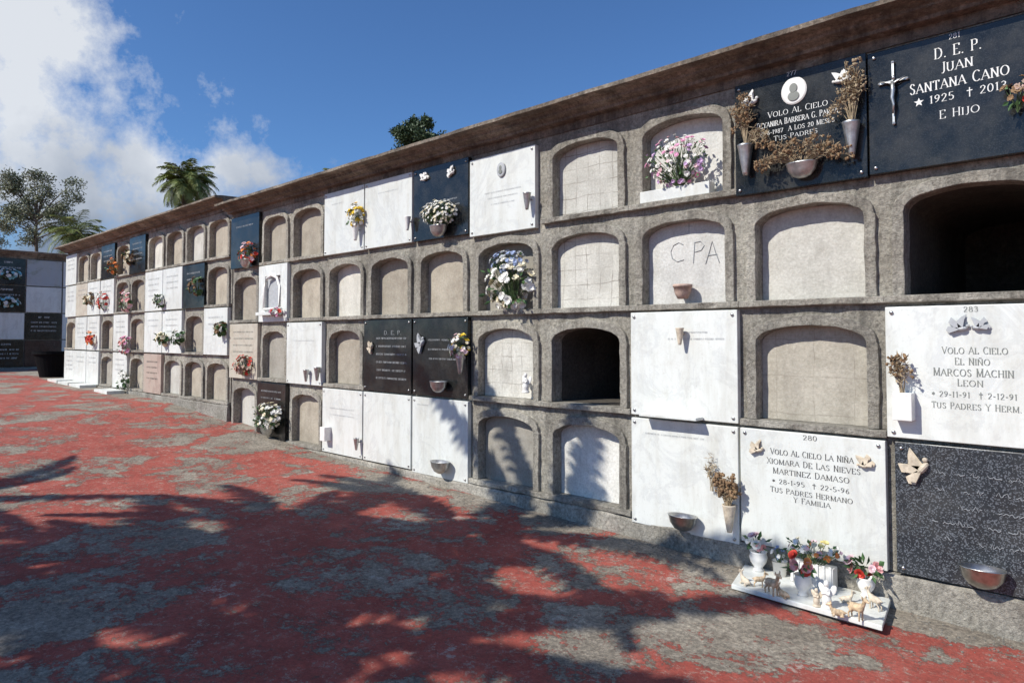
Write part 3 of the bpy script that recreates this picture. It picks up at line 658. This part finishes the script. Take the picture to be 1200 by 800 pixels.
s = near_niche((BX[3]+BX[4])/2, 2.06); m = MB()
yp = min(ORG[s].y+v.co.y for v in s.children[0].data.vertices)-.002
def stroke(pts, w=.0034): m.tube([Vector((W(a, b, yp)[0], yp, W(a, b, yp)[1])) for a, b in [(815+(a_-815)*.85, 298+(b_-298)*.8) for a_, b_ in pts]], w, 4)
stroke([(798, 284), (792, 281), (785, 285), (781, 294), (783, 304), (790, 309), (799, 306)])
stroke([(812, 311), (813, 296), (814, 280)]); stroke([(813, 281), (822, 279), (827, 285), (823, 292), (814, 295)])
stroke([(829, 312), (834, 295), (838, 279), (843, 296), (848, 310)]); stroke([(832, 300), (845, 298)])
stroke([(806, 252), (806, 268)], .0018); stroke([(801, 257), (811, 257)], .0018)
part(m, 'scratched_writing', 'ltr_f', s)
# ---------------------------------------------------------------- flowers
def bouquet(label, c, rad, cols, n, base=None, hr=.02, leaves=30, name='flower_bunch', far=False, layers=2, k=6, cat='flowers', ll=1.0):
    c = Vector(c); b = Vector(base) if base else c-Vector((0, 0, rad[2]*1.3))
    t_ = thing(name, label, cat, tuple(b), None, far)
    heads = {q: MB() for q in cols}; st = MB(); lf = MB(); seq = list(cols); sep = n <= 16
    for i in range(n):
        while True:
            d = Vector((U(-1, 1), U(-1, .5), U(-1, 1)))
            if .25 < d.length < 1: break
        d2 = d.normalized()*(d.length**.5)
        p = c+Vector((d2.x*rad[0], d2.y*rad[1], d2.z*rad[2]))
        nn = Vector((d2.x, d2.y-.5, d2.z+.5)); q = seq[i % len(seq)]
        hm = MB() if sep else heads[q]
        hm.flower(p, nn, hr*U(.75, 1.25), k, layers)
        if sep: part(hm, 'flower_head', q, t_)
        mid = (p+b)/2+Vector((U(-.1, .1)*rad[0], 0, U(0, .1)*rad[2])); st.tube([b, mid, p-nn.normalized()*.003], .0018, 4, False)
    for i in range(leaves):
        d = Vector((U(-1, 1), U(-1, .4), U(-1, .7)))*.8; p = c+Vector((d.x*rad[0], d.y*rad[1], d.z*rad[2])); lf.leaf(p, d+Vector((0, 0, .2)), hr*U(1.3, 2.2)*ll, hr*U(.35, .6)*ll)
    for q in heads:
        if heads[q].f: part(heads[q], 'flower_heads', q, t_, label=q+' flower heads' if len(cols) > 1 and q in P else None)
    part(st, 'stems', 'stem', t_)
    if leaves: part(lf, 'leaves', 'leafg', t_)
    return t_
def dried(label, base, H, spread, n, heads=True, lean=0, mat='dry', hs=1.0, arcs=()):
    b = Vector(base); t_ = thing('dried_bunch', label, 'dried flowers', tuple(b)); st = MB(); hd = MB()
    ends = [(b+Vector((U(-1, 1)*spread+lean, -abs(U(0, .6))*spread*.6, H*U(.45, 1.05))), .08*H) for i in range(n)]
    for (dx, dz, up, k) in arcs:
        ends += [(b+Vector((dx*U(.6, 1.1)+U(-.03, .03), -U(0, .05), dz*U(.6, 1.2)+U(-.03, .03))), up*U(.7, 1.2)) for i in range(k)]
    for e, up in ends:
        p0 = b+Vector((U(-.01, .01), U(-.01, .01), 0)); mid = b.lerp(e, .5)+Vector((U(-.15, .15)*spread, 0, up)); m2 = b.lerp(e, .8)+Vector((0, 0, up*.7))
        st.tube([p0, mid, m2, e], [.0020, .0016, .0013, .0009], 4, False)
        for j in range(6):
            p = mid.lerp(e, U(.0, 1)); st.leaf(p, Vector((U(-1, 1), U(-1, .2), U(-.6, 1))), .04, .004)
        if heads:
            for j in range(3): hd.blob(e+Vector((U(-.02, .02), U(-.02, .01), U(-.03, .01))), (U(.004, .010)*hs,)*3, 6, 4, None, .35)
    part(st, 'stems', 'dry2' if mat == 'dry' else mat, t_)
    if heads: part(hd, 'flower_heads', mat, t_)
    return t_
def wc(px, py, y): X, z, tt = W(px, py, y); return Vector((X, y, z)), tt/FPX
x0 = W(757, 222, .05)[0]; x1 = W(838, 222, .05)[0]; z0 = W(797, 233, 0)[1]
sl = thing('planter_box', 'white marble flower box in the arched niche holding pink and white flowers', 'planter', ((x0+x1)/2, .0, z0))
part(MB().box((x0, -.035, z0), (x1, .045, z0+.085)), 'trough', 'marble', sl, bevel=.004)
c, q = wc(793, 187, -.05); bouquet('pink and white daisies massed in the top row arched niche', c, (.26, .09, .18), ['pink', 'white', 'lightpink', 'white', 'lilac'], 130, (c.x, .0, z0+.08), .017, 90)
c, q = wc(800, 350, -.02); pt = thing('clay_pot', 'small weathered clay pot on the ledge below the scratched writing', 'flower pot', tuple(c))
part(MB().lathe(c, [(.035, 0), (.055, .04), (.062, .08), (.068, .08), (.068, .1), (.055, .1), (.05, .05), (.001, .04)], 18), 'pot', 'terra', pt, smooth=True)
c, q = wc(874, 172, -.11); dried('dried brown bunch in the left vase of the portrait plaque', c, .34, .055, 22, arcs=[(.16, .0, .10, 14), (-.05, .2, .1, 8)])
c, q = wc(998, 145, -.11); dried('dried pale bunch in the right vase of the portrait plaque', c, .36, .08, 30, mat='dry2', arcs=[(-.10, .10, .10, 8)])
c, q = wc(940, 194, -.12); dried('wide dried brown bunch in the bowl at the foot of the portrait plaque', c, .17, .18, 36, arcs=[(-.26, .05, .04, 16), (.24, .05, .04, 16)])
c, q = wc(1192, 108, -.1); bouquet('dark red dried roses at the right edge of plaque 281', c, (.07, .05, .08), ['red', 'dry', 'terra'], 14, None, .022, 10)
c, q = wc(1057, 460, -.11); dried('dry twigs with red buds in the white holder of plaque 283', c, .20, .05, 20)
c, q = wc(853, 598, -.11); dried('dried brown bunch in the vase at bottom right of the blank bottom plaque', c, .22, .07, 50, hs=1.4)
c, q = wc(834, 575, -.08); dried('tall thin dried stalk leaning on the blank bottom plaque', c, .25, .03, 9, False)
c, q = wc(596, 330, -.07); bouquet('large white bouquet filling the second row arched niche', c, (.25, .13, .24), ['white', 'white', 'cream'], 75, (c.x, -.02, ROW[2]+.05), .036, 60)
c2 = c+Vector((0, -.01, .17)); bouquet('dusty blue sprays on top of the large white bouquet', c2, (.20, .10, .10), ['blue', 'ltr_s'], 80, (c.x, .0, ROW[2]+.06), .02, 20)
c, q = wc(514, 249, -.13); bouquet('white baby breath bunch on the black top row plaque with doves', c, (.23, .12, .12), ['white', 'white', 'cream'], 240, (c.x, -.1, c.z-.16), .013, 40)
c, q = wc(417, 252, -.11); bouquet('bright yellow and white flowers on the top row white plaque', c, (.10, .08, .13), ['yellow', 'yellow', 'white'], 50, (c.x, -.1, c.z-.13), .024, 20)
c, q = wc(538, 405, -.12); bouquet('pink yellow and white flowers on the black third row plaque', c, (.11, .08, .11), ['cream', 'lightpink', 'white', 'yellow'], 60, (c.x, -.1, c.z-.15), .022, 20)
c, q = wc(290, 296, -.11); bouquet('orange and red flowers on the small black top row plaque', c, (.18, .1, .14), ['red', 'orange', 'lightpink'], 40, (c.x, -.08, c.z-.1), .026, 40)
c, q = wc(285, 427, -.11); bouquet('rust red flowers on the beige plaque near the wall joint', c, (.20, .1, .14), ['red', 'terra', 'dry'], 50, (c.x, -.08, c.z-.1), .026, 30)
c, q = wc(323, 365, -.12); bouquet('tiny pink flowers on the sill of the white shrine', c, (.16, .05, .05), ['pink', 'white', 'red'], 22, (c.x, -.09, c.z-.05), .022, 14)
c, q = wc(314, 487, -.17); bouquet('creamy white flowers massed low against the black bottom row plaque', c, (.25, .13, .17), ['white', 'cream', 'white'], 110, (c.x, -.1, c.z-.17), .024, 160)
for px, py, rr, cols, lb in ((186, 352, .12, ['leafg', 'white'], 'green sprig on the second row white plaque of the farther section'),
    (208, 395, .14, ['leafg', 'white'], 'green sprig on the right of the two third row white plaques'), (190, 397, .12, ['leafg', 'cream'], 'green sprig on the left of the two third row white plaques'),
    (229, 335, .16, ['dry', 'leafg'], 'dark dried sprig on the black second row plaque'), (147, 352, .22, ['lightpink', 'rose', 'leafg'], 'pale pink flowers in second row near the far end'),
    (146, 404, .2, ['pink', 'rose'], 'pink flowers on the third row white plaque'), (119, 352, .2, ['white', 'red'], 'white and red flowers in second row near the far end'),
    (106, 396, .16, ['red', 'orange'], 'red flowers in third row near the far end'), (132, 312, .18, ['orange', 'dry'], 'orange flowers in top row near the far end'),
    (150, 300, .16, ['dry', 'cream'], 'dried bunch on the black top row plaque of the farther section'), (258, 385, .10, ['dry', 'leafg'], 'thin sprig on the white plaque nearest the wall joint'),
    (104, 350, .14, ['cream', 'dry'], 'cream flowers on the beige plaque near the far end'), (144, 445, .18, ['white', 'leafg'], 'white flowers on the bottom row plaque near the far end')):
    c, q = wc(px, py, -.12); bouquet(lb, c, (rr, .08, rr*.9), cols, 30, (c.x, -.08, c.z-rr), .035, 12)
for lx, lz, lb in ((-.2, 3.2, 'pale blue flowers on the top row black plaque of the crosswise wall'), (-.2, 2.45, 'pale blue flowers on the second row black plaque of the crosswise wall')):
    bouquet(lb, (lx, -.15, lz), (.28, .1, .13), ['aqua', 'white'], 50, (lx, -.1, lz-.15), .045, 20, far=True)
def angel(label, base, h, mat='ceramic'):
    b = Vector(base); t_ = thing('angel_figurine', label, 'figurine', tuple(b)); m = MB()
    m.lathe(b, [(h*.2, 0), (h*.2, h*.06), (h*.15, h*.1), (h*.17, h*.3), (h*.11, h*.55), (h*.12, h*.66), (h*.05, h*.75), (.001, h*.76)], 16)
    m.blob(b+Vector((0, -.01*h, h*.86)), (h*.1, h*.1, h*.12)); m.tube([b+Vector((-h*.1, 0, h*.64)), b+Vector((-h*.12, -h*.12, h*.5)), b+Vector((0, -h*.16, h*.56))], [h*.04, h*.035, h*.03])
    m.tube([b+Vector((h*.1, 0, h*.64)), b+Vector((h*.12, -h*.12, h*.5)), b+Vector((0, -h*.16, h*.56))], [h*.04, h*.035, h*.03])
    for s_ in (-1, 1): m.blob(b+Vector((s_*h*.18, h*.1, h*.62)), (h*.13, h*.03, h*.24), 10, 6, Matrix.Rotation(s_*.45, 3, 'Y'))
    part(m, 'figure', mat, t_, remesh=h*.022); return t_
c, q = wc(616, 460, -.02); angel('small white angel figurine standing in the third row cracked niche', c, .17)
ZT = .055
sl = thing('ground_ledge', 'cream marble slab on the ground crowded with vases and figurines, below plaque 280', 'ledge', (-1.42, -.3, .0))
m = MB(); f0, _ = G(857, 684, ZT); f1, _ = G(1034, 733, ZT); k0 = -1.93; k1 = -1.09
m.v = [Vector(v) for v in ((f0.x, f0.y, .028), (f1.x, f1.y, .028), (k1, -.068, .028), (k0, -.068, .028), (f0.x, f0.y, ZT), (f1.x, f1.y, ZT), (k1, -.068, ZT), (k0, -.068, ZT))]
for qd in ((0, 3, 2, 1), (4, 5, 6, 7), (0, 1, 5, 4), (1, 2, 6, 5), (2, 3, 7, 6), (3, 0, 4, 7)): m.f.append(qd)
part(m, 'slab', 'marble', sl, bevel=.004); part(MB().box((f0.x+.02, max(f0.y, f1.y)+.02, -.1), (min(k1, f1.x)-.02, -.07, .027)), 'mortar_bed', 'plinth', sl)
def vase(label, base, h, r, mat='ceramic'):
    t_ = thing('vase', label, 'vase', tuple(base)); part(MB().lathe(base, [(r*.55, 0), (r*.6, h*.08), (r*.42, h*.16), (r*.85, h*.45), (r, h*.7), (r*.85, h*.9), (r*.98, h), (r*.85, h), (r*.7, h*.85), (.001, h*.6)], 22), 'body', mat, t_, smooth=True)
def onslab(px, py):
    p, t_ = G(px, py, ZT); return p
v1 = onslab(889, 668); vase('leftmost white vase on the ground ledge with pink carnations', v1, .12, .055)
bouquet('pink and white carnations in the leftmost white vase', v1+Vector((-.01, -.01, .18)), (.065, .05, .04), ['rose', 'white', 'lightpink'], 7, v1+Vector((0, 0, .09)), .027, 10, layers=4, k=8)
v2 = onslab(941, 697); vase('front white vase on the ground ledge with orange roses', v2, .115, .048)
bouquet('orange roses with green leaves in the front white vase', v2+Vector((-.01, -.01, .19)), (.065, .05, .055), ['orange', 'red', 'rose'], 6, v2+Vector((0, 0, .1)), .028, 28, layers=4, k=8)
v3 = onslab(1015, 698); vase('rightmost white vase on the ground ledge with pink roses', v3, .105, .048)
bouquet('pink and coral roses in the rightmost white vase', v3+Vector((.0, -.01, .165)), (.09, .05, .045), ['rose', 'lightpink', 'red'], 7, v3+Vector((0, 0, .09)), .028, 34, layers=4, k=8)
v4 = onslab(962, 678); v4.y = min(v4.y, -.13)
t_ = thing('planter_box', 'white ribbed flower trough at the back of the ground ledge', 'planter', tuple(v4))
m = MB(); m.box(v4+Vector((-.12, -.04, 0)), v4+Vector((.12, .04, .12)))
for i in range(7): m.box(v4+Vector((-.118+.036*i, -.047, .005)), v4+Vector((-.102+.036*i, -.041, .132)))
part(m, 'trough', 'ceramic', t_, bevel=.003)
bouquet('white and pale yellow daisies with a few orange ones in the ribbed trough', v4+Vector((0, -.01, .205)), (.16, .05, .055), ['white', 'paleyellow', 'white', 'lightpink', 'cream', 'orange'], 36, v4+Vector((0, 0, .08)), .017, 60)
v5 = onslab(914, 674); t_ = thing('flower_pot', 'small white pot between the left and front vases', 'flower pot', tuple(v5))
m = MB(); m.lathe(v5, [(.035, 0), (.045, .09), (.05, .09), (.04, .09), (.036, .03), (.001, .03)], 16)
part(m, 'pot', 'ceramic', t_, smooth=True); bouquet('sparse white and blue blossom sprig in the small white pot', v5+Vector((0, 0, .14)), (.045, .04, .04), ['white', 'blue'], 10, v5+Vector((0, 0, .05)), .014, 8)
an = onslab(969, 712); angel('white praying angel figurine at the front of the ground ledge', an, .15)
an = onslab(957, 710); angel('small cream angel figurine just left of the larger praying angel', an, .10, 'bronze')
def fawn(label, base, h, ang, pose=0, mat='figure'):
    b = Vector(base); t_ = thing('animal_figurine', label, 'figurine', tuple(b)); m = MB(); rz = Matrix.Rotation(ang, 3, 'Z')
    def q(x, y, z): return b+rz @ Vector((x*h, y*h, z*h))
    zb = .48 if pose == 0 else .2
    m.blob(q(0, 0, zb), (.33*h, .15*h, .17*h), 12, 8, rz); m.blob(q(.2, 0, zb+.03), (.17*h, .15*h, .18*h), 10, 7, rz)
    m.tube([q(.26, 0, zb+.05), q(.36, 0, zb+.22), q(.4, 0, zb+.34)], [.11*h, .08*h, .075*h], 8)
    m.blob(q(.44, 0, zb+.4), (.13*h, .085*h, .09*h), 10, 7, rz); m.blob(q(.56, 0, zb+.36), (.07*h, .05*h, .05*h), 8, 6, rz)
    for s_ in (-1, 1):
        m.blob(q(.38, s_*.11, zb+.49), (.04*h, .03*h, .09*h), 8, 5)
        if pose == 0:
            m.tube([q(.22, s_*.09, zb-.05), q(.23, s_*.09, .24), q(.22, s_*.09, .0)], [.06*h, .04*h, .04*h], 7)
            m.tube([q(-.22, s_*.09, zb-.02), q(-.16, s_*.09, .3), q(-.27, s_*.09, .2), q(-.25, s_*.09, 0)], [.09*h, .055*h, .04*h, .04*h], 7)
        else:
            m.tube([q(.2, s_*.13, .12), q(.36, s_*.13, .05), q(.2, s_*.14, .04)], [.06*h, .045*h, .035*h], 7); m.tube([q(-.2, s_*.13, .14), q(-.05, s_*.15, .05), q(-.25, s_*.15, .04)], [.09*h, .05*h, .04*h], 7)
    m.tube([q(-.3, 0, zb+.04), q(-.4, 0, zb+.0)], [.05*h, .03*h], 6)
    part(m, 'figure', mat, t_, remesh=h*.03)
for px, py, h_, an_, ps, mt, lb in ((874, 685, .11, 2.6, 1, 'bronze', 'reclining cream lamb figurine at the left end of the ground ledge'), (904, 696, .14, -.5, 0, 'figure', 'standing brown fawn figurine left of the front vase'),
    (919, 700, .10, 2.8, 1, 'figure', 'lying fawn figurine just right of the leftmost standing one'), (983, 722, .10, -2.7, 1, 'figure', 'lying fawn figurine at the front beside the angel'),
    (1003, 725, .13, -.4, 0, 'figure', 'standing tan deer figurine near the right front corner of the ledge'), (991, 705, .09, .6, 1, 'bronze', 'little crouched animal figurine behind the tan deer'),
    (1026, 714, .11, 2.7, 0, 'bronze', 'standing pale deer figurine at the right end of the ground ledge'), (889, 687, .09, .4, 0, 'figure', 'tiny deer figurine between the lamb and the brown fawn')):
    fawn(lb, onslab(px, py), h_, an_, ps, mt)
p, tt = G(61, 443, g(-17))
t_ = thing('plant_tub', 'black plastic tub standing on the ground at the far end of the wall', 'tub', tuple(p))
part(MB().lathe(p, [(.24, 0), (.36, .54), (.40, .56), (.40, .62), (.36, .62), (.33, .5), (.001, .5)], 24), 'tub_shell', 'plastic', t_, smooth=False)
m = MB(); m.blob(p+Vector((0, 0, .50)), (.32, .32, .05), 14, 6, None, .05); part(m, 'soil', 'soil', t_)
for i, c_ in enumerate((5, 7, 8, 9)):
    x0, x1, z0, z1 = lcell(c_, 3); zg = g((x0+x1)/2)
    t_ = thing('ground_ledge', ['white marble step at the foot of the bottom plaque with white flowers', 'white marble step third from the far end of the wall', 'white marble step second from the far end of the wall', 'white marble step at the far end of the wall'][i], 'ledge', ((x0+x1)/2, -.2, zg))
    part(MB().box((x0+.03, -.36, zg-.1), (x1-.03, -.07, zg+.05)), 'slab', 'marble', t_, bevel=.006)
m = MB()
for i in range(1100):
    x = -U(0, 1)**1.3*11+.3; y = -.07-abs(random.gauss(0, .18)); r_ = U(.002, .008)
    if -1.95 < x < -.98 and y > -.55: continue
    m.blob((x, y, g(x)+r_*.3), (r_*U(.8, 1.5), r_, r_*.7), 5, 3, Matrix.Rotation(U(0, 6), 3, 'Z'), .2)
me = m.mesh('gravel'); o = bpy.data.objects.new('gravel', me); COL.objects.link(o); me.materials.append(M['plinth']); tag(o, 'loose grit and crumbs of mortar lying along the foot of the niche wall', 'gravel', kind='stuff')
# ---------------------------------------------------------------- trees
def palm(label, base, H, L, nf=34, lean=(0, 0), tr=.17, leafn=34, lw=1.0, droop=9, lf=.26, e0=80, e1=115):
    b = Vector(base); t_ = thing('palm_tree', label, 'palm', tuple(b)); top = b+Vector((lean[0], lean[1], H))
    m = MB(); pts = []; rd = []
    for i in range(25):
        u = i/24; pts.append(b+Vector((lean[0]*u*u, lean[1]*u*u, H*u))); rd.append(tr*(1.15-.3*u)*(1.06 if i % 2 else .96))
    m.tube(pts, rd, 12); m.blob(top, (tr*1.6, tr*1.6, tr*2)); part(m, 'trunk', 'bark', t_)
    cr = MB()
    for i in range(nf):
        az = i*2.39996+U(-.2, .2); el = R(e0-e1*(i/nf)**.9+U(-8, 8)); l_ = L*U(.85, 1.05)
        d = Vector((math.cos(az), math.sin(az), 0)); P_ = []; p = top.copy(); e = el
        ns = 9
        for k in range(ns+1):
            P_.append(p.copy()); p = p+(d*math.cos(e)+Vector((0, 0, math.sin(e))))*l_/ns; e -= R(droop+U(-1, 3))
        cr.tube(P_, [.022*(1-.08*k) for k in range(ns+1)], 4, False); sd = Vector((-d.y, d.x, 0))
        for k in range(leafn):
            u = .12+.88*k/leafn; f = u*ns; i0 = min(int(f), ns-1); q = P_[i0].lerp(P_[i0+1], f-i0); tg = (P_[i0+1]-P_[i0]).normalized()
            ll = L*lf*math.sin(PI*min(1, u*.82+.16))**.6*U(.8, 1.15)
            for s_ in (-1, 1):
                dd = (tg*.65+sd*s_*.9+Vector((0, 0, U(-.35, .1)))).normalized(); w = tg*.014*L/2*lw
                e_ = q+dd*ll+Vector((0, 0, -ll*.25)); cr.poly([q-w, q+w, q+dd*ll*.55+w*.8, e_, q+dd*ll*.55-w*.8])
    part(cr, 'crown', 'frond', t_); return t_
def tree(label, base, H, blobs, n, lsize, mat, name='tree', tr=.2):
    b = Vector(base); t_ = thing(name, label, 'tree', tuple(b)); m = MB(); top = b+Vector((0, 0, H))
    m.tube([b, b+Vector((.1, .1, H*.5)), top], [tr, tr*.75, tr*.35], 9); cr = MB()
    for (c, r_) in blobs:
        c = b+Vector(c); s0 = b+Vector((.05, .05, min(H*.9, max(.3*H, c.z-b.z-r_[2]*1.5)))); m.tube([s0, s0.lerp(c, .5)+Vector((U(-.2, .2), 0, .1)), c], [tr*.3, tr*.2, tr*.06], 6)
        for j in range(5):
            e = c+Vector((U(-1, 1)*r_[0], U(-1, 1)*r_[1], U(-1, 1)*r_[2]))*.8; m.tube([c, e], [tr*.08, tr*.02], 4)
            for i in range(n//5):
                p = e+Vector((random.gauss(0, r_[0]*.36), random.gauss(0, r_[1]*.36), random.gauss(0, r_[2]*.36))); cr.leaf(p, Vector((U(-1, 1), U(-1, 1), U(-.8, 1))), lsize*U(.7, 1.4), lsize*.25)
    part(m, 'trunk', 'bark', t_); part(cr, 'crown', mat, t_); return t_
EL = R(42); az = Vector((.33, .944))
def sh_base(gx, gy, H): k = H/math.tan(EL); return Vector((gx-az.x*k, gy-az.y*k, g(gx)-.02))
for gx, gy, H, L, nf, lb, lf_, e0, e1 in ((-3.8, -.8, 4.3, 2.5, 14, 'palm with long sparse fronds shading the centre of the yard, nearest the wall', .09, 45, 50), (-4.5, -3.3, 4.8, 2.3, 22, 'tall palm shading the left foreground of the yard', .13, 75, 100),
      (-7.3, -3.5, 4.4, 1.8, 11, 'small palm standing farthest left behind the viewer', .10, 45, 50), (-2.8, -2.4, 5.3, 2.7, 17, 'palm with wide spreading fronds just left of the viewer', .085, 40, 45), (-4.7, -2.0, 5.2, 2.0, 15, 'palm standing at the back of the group behind the viewer', .13, 65, 90)):
    palm(lb, sh_base(gx, gy, H), H, L, nf, tr=.12, leafn=56, lw=1.6, lf=lf_, e0=e0, e1=e1, droop=5)
p = AT(219, 214, 27); palm('palm with green fronds rising above the farther wall section', (p.x, p.y, .6), p.z-.6, 1.4, 60, tr=.18, lw=1.6)
p = AT(88, 276, 33); palm('low dark palm whose fronds show just above the crosswise wall', (p.x, p.y, .6), p.z-.6, 1.7, 36, tr=.2)
p = AT(404, 193, 22); palm('palm of which only a frond tip shows above the cornice', (p.x, p.y, .5), p.z-1.3, 1.2, 20, tr=.15)
p = AT(486, 162, 24); bz = []
for i in range(18): bz.append(((U(-.85, .85), U(-.6, .6), p.z-.5+U(-1.2, .15)), (.28, .28, .20)))
bz += [((-.05, 0, p.z-.5+.52), (.14, .14, .2)), ((.62, 0, p.z-.5+.38), (.2, .2, .14)), ((-.62, -.2, p.z-.5+.30), (.18, .18, .16)), ((-.3, 0, p.z-.5+.42), (.14, .2, .16)), ((.3, 0, p.z-.5+.35), (.16, .2, .12))]
tree('dense dark green pine top rising above the cornice in the middle', (p.x, p.y, .5), p.z-.9, bz, 600, .11, 'pine', 'pine_tree', .14)
p = AT(42, 240, 34); z0 = .65; bz = []
for i in range(44):
    ax = U(-1.75, 1.9); bz.append(((ax*.73, ax*.684, p.z-z0+U(-1.9, 1.75)*(1-abs(ax)*.12)), (.36, .36, .30)))
tree('tall thin grey green tree behind the crosswise wall at the left', (p.x, p.y, z0), p.z-z0, bz, 240, .12, 'olive', 'feathery_tree', .13)
p = AT(-25, 258, 36); bz = [((U(-1.0, 1.0), U(-1, 1), p.z-z0+U(-1.5, 1.0)), (.40, .40, .3)) for i in range(12)]
tree('bushy tree cut by the left edge of the view', (p.x, p.y, z0), p.z-z0, bz, 240, .12, 'olive', 'feathery_tree', .13)
# ---------------------------------------------------------------- light
L = Vector((az.x*math.cos(EL), az.y*math.cos(EL), -math.sin(EL))).normalized()
sd = bpy.data.lights.new('sun', 'SUN'); sd.energy = 5.0; sd.angle = R(.4); sd.color = (1, .965, .885)
so = bpy.data.objects.new('sun', sd); COL.objects.link(so); so.rotation_euler = L.to_track_quat('-Z', 'Y').to_euler(); so.location = (-5, -20, 20)
w = bpy.data.worlds.new('World'); S.world = w; w.use_nodes = True; nt = w.node_tree; bg = nt.nodes['Background']; bg.inputs[1].default_value = .105
sky = nt.nodes.new('ShaderNodeTexSky'); sky.sky_type = 'NISHITA'; sky.sun_disc = False; sky.sun_elevation = EL; sky.sun_rotation = math.atan2(-L.x, -L.y) % (2*PI)
sky.air_density = 1.0; sky.dust_density = .3; sky.ozone_density = 3.0; sky.altitude = 200
tc = nt.nodes.new('ShaderNodeTexCoord')
def vm(op, a, b=None):
    n = nt.nodes.new('ShaderNodeVectorMath'); n.operation = op; nt.links.new(a, n.inputs[0])
    if b is not None:
        if isinstance(b, bpy.types.NodeSocket): nt.links.new(b, n.inputs[1])
        else: n.inputs[1].default_value = b
    return n
def mt(op, a, b=0.0, clamp=False):
    n = nt.nodes.new('ShaderNodeMath'); n.operation = op; n.use_clamp = clamp
    for i, v_ in enumerate((a, b)):
        if isinstance(v_, bpy.types.NodeSocket): nt.links.new(v_, n.inputs[i])
        else: n.inputs[i].default_value = v_
    return n.outputs[0]
dirn = vm('NORMALIZE', tc.outputs['Generated']).outputs[0]
mask = None
for px, py, r_ in ((10, 20, .12), (70, 50, .09), (15, 120, .12), (80, 160, .12), (150, 195, .12), (215, 212, .08), (270, 195, .07), (305, 200, .04), (60, 240, .22), (-120, 120, .25), (-250, 250, .4), (150, 250, .14)):
    d = ray(px, py).normalized(); ds = vm('DISTANCE', dirn, tuple(d)).outputs['Value']
    v_ = mt('SUBTRACT', 1.0, mt('DIVIDE', ds, r_)); mask = v_ if mask is None else mt('MAXIMUM', mask, v_)
nz = nt.nodes.new('ShaderNodeTexNoise'); nt.links.new(dirn, nz.inputs['Vector']); nz.inputs['Scale'].default_value = 9; nz.inputs['Detail'].default_value = 10; nz.inputs['Roughness'].default_value = .66
cl = mt('ADD', mask, mt('MULTIPLY', mt('SUBTRACT', nz.outputs['Fac'], .5), 3.4))
rp = nt.nodes.new('ShaderNodeValToRGB'); nt.links.new(cl, rp.inputs[0]); rp.color_ramp.elements[0].position = .05; rp.color_ramp.elements[1].position = .85
rp.color_ramp.elements[0].color = (0, 0, 0, 1); rp.color_ramp.elements[1].color = (.93, .93, .93, 1)
nz2 = nt.nodes.new('ShaderNodeTexNoise'); nt.links.new(dirn, nz2.inputs['Vector']); nz2.inputs['Scale'].default_value = 5; nz2.inputs['Detail'].default_value = 7
sp = nt.nodes.new('ShaderNodeSeparateXYZ'); nt.links.new(dirn, sp.inputs[0])
shade = mt('ADD', mt('MULTIPLY', sp.outputs['Z'], 3.4), mt('MULTIPLY', mt('SUBTRACT', nz2.outputs['Fac'], .5), 1.6))
rp2 = nt.nodes.new('ShaderNodeValToRGB'); nt.links.new(shade, rp2.inputs[0]); e = rp2.color_ramp.elements; e[0].position = .45; e[0].color = (2.1, 2.6, 3.5, 1); e[1].position = .95; e[1].color = (7.4, 7.7, 8.1, 1)
tint = nt.nodes.new('ShaderNodeMix'); tint.data_type = 'RGBA'; tint.blend_type = 'MULTIPLY'; tint.inputs[0].default_value = 1; nt.links.new(sky.outputs[0], tint.inputs[6]); tint.inputs[7].default_value = (.66, .94, 1.26, 1)
mx = nt.nodes.new('ShaderNodeMix'); mx.data_type = 'RGBA'; nt.links.new(rp.outputs[0], mx.inputs[0]); nt.links.new(tint.outputs[2], mx.inputs[6]); nt.links.new(rp2.outputs[0], mx.inputs[7])
nt.links.new(mx.outputs[2], bg.inputs[0])
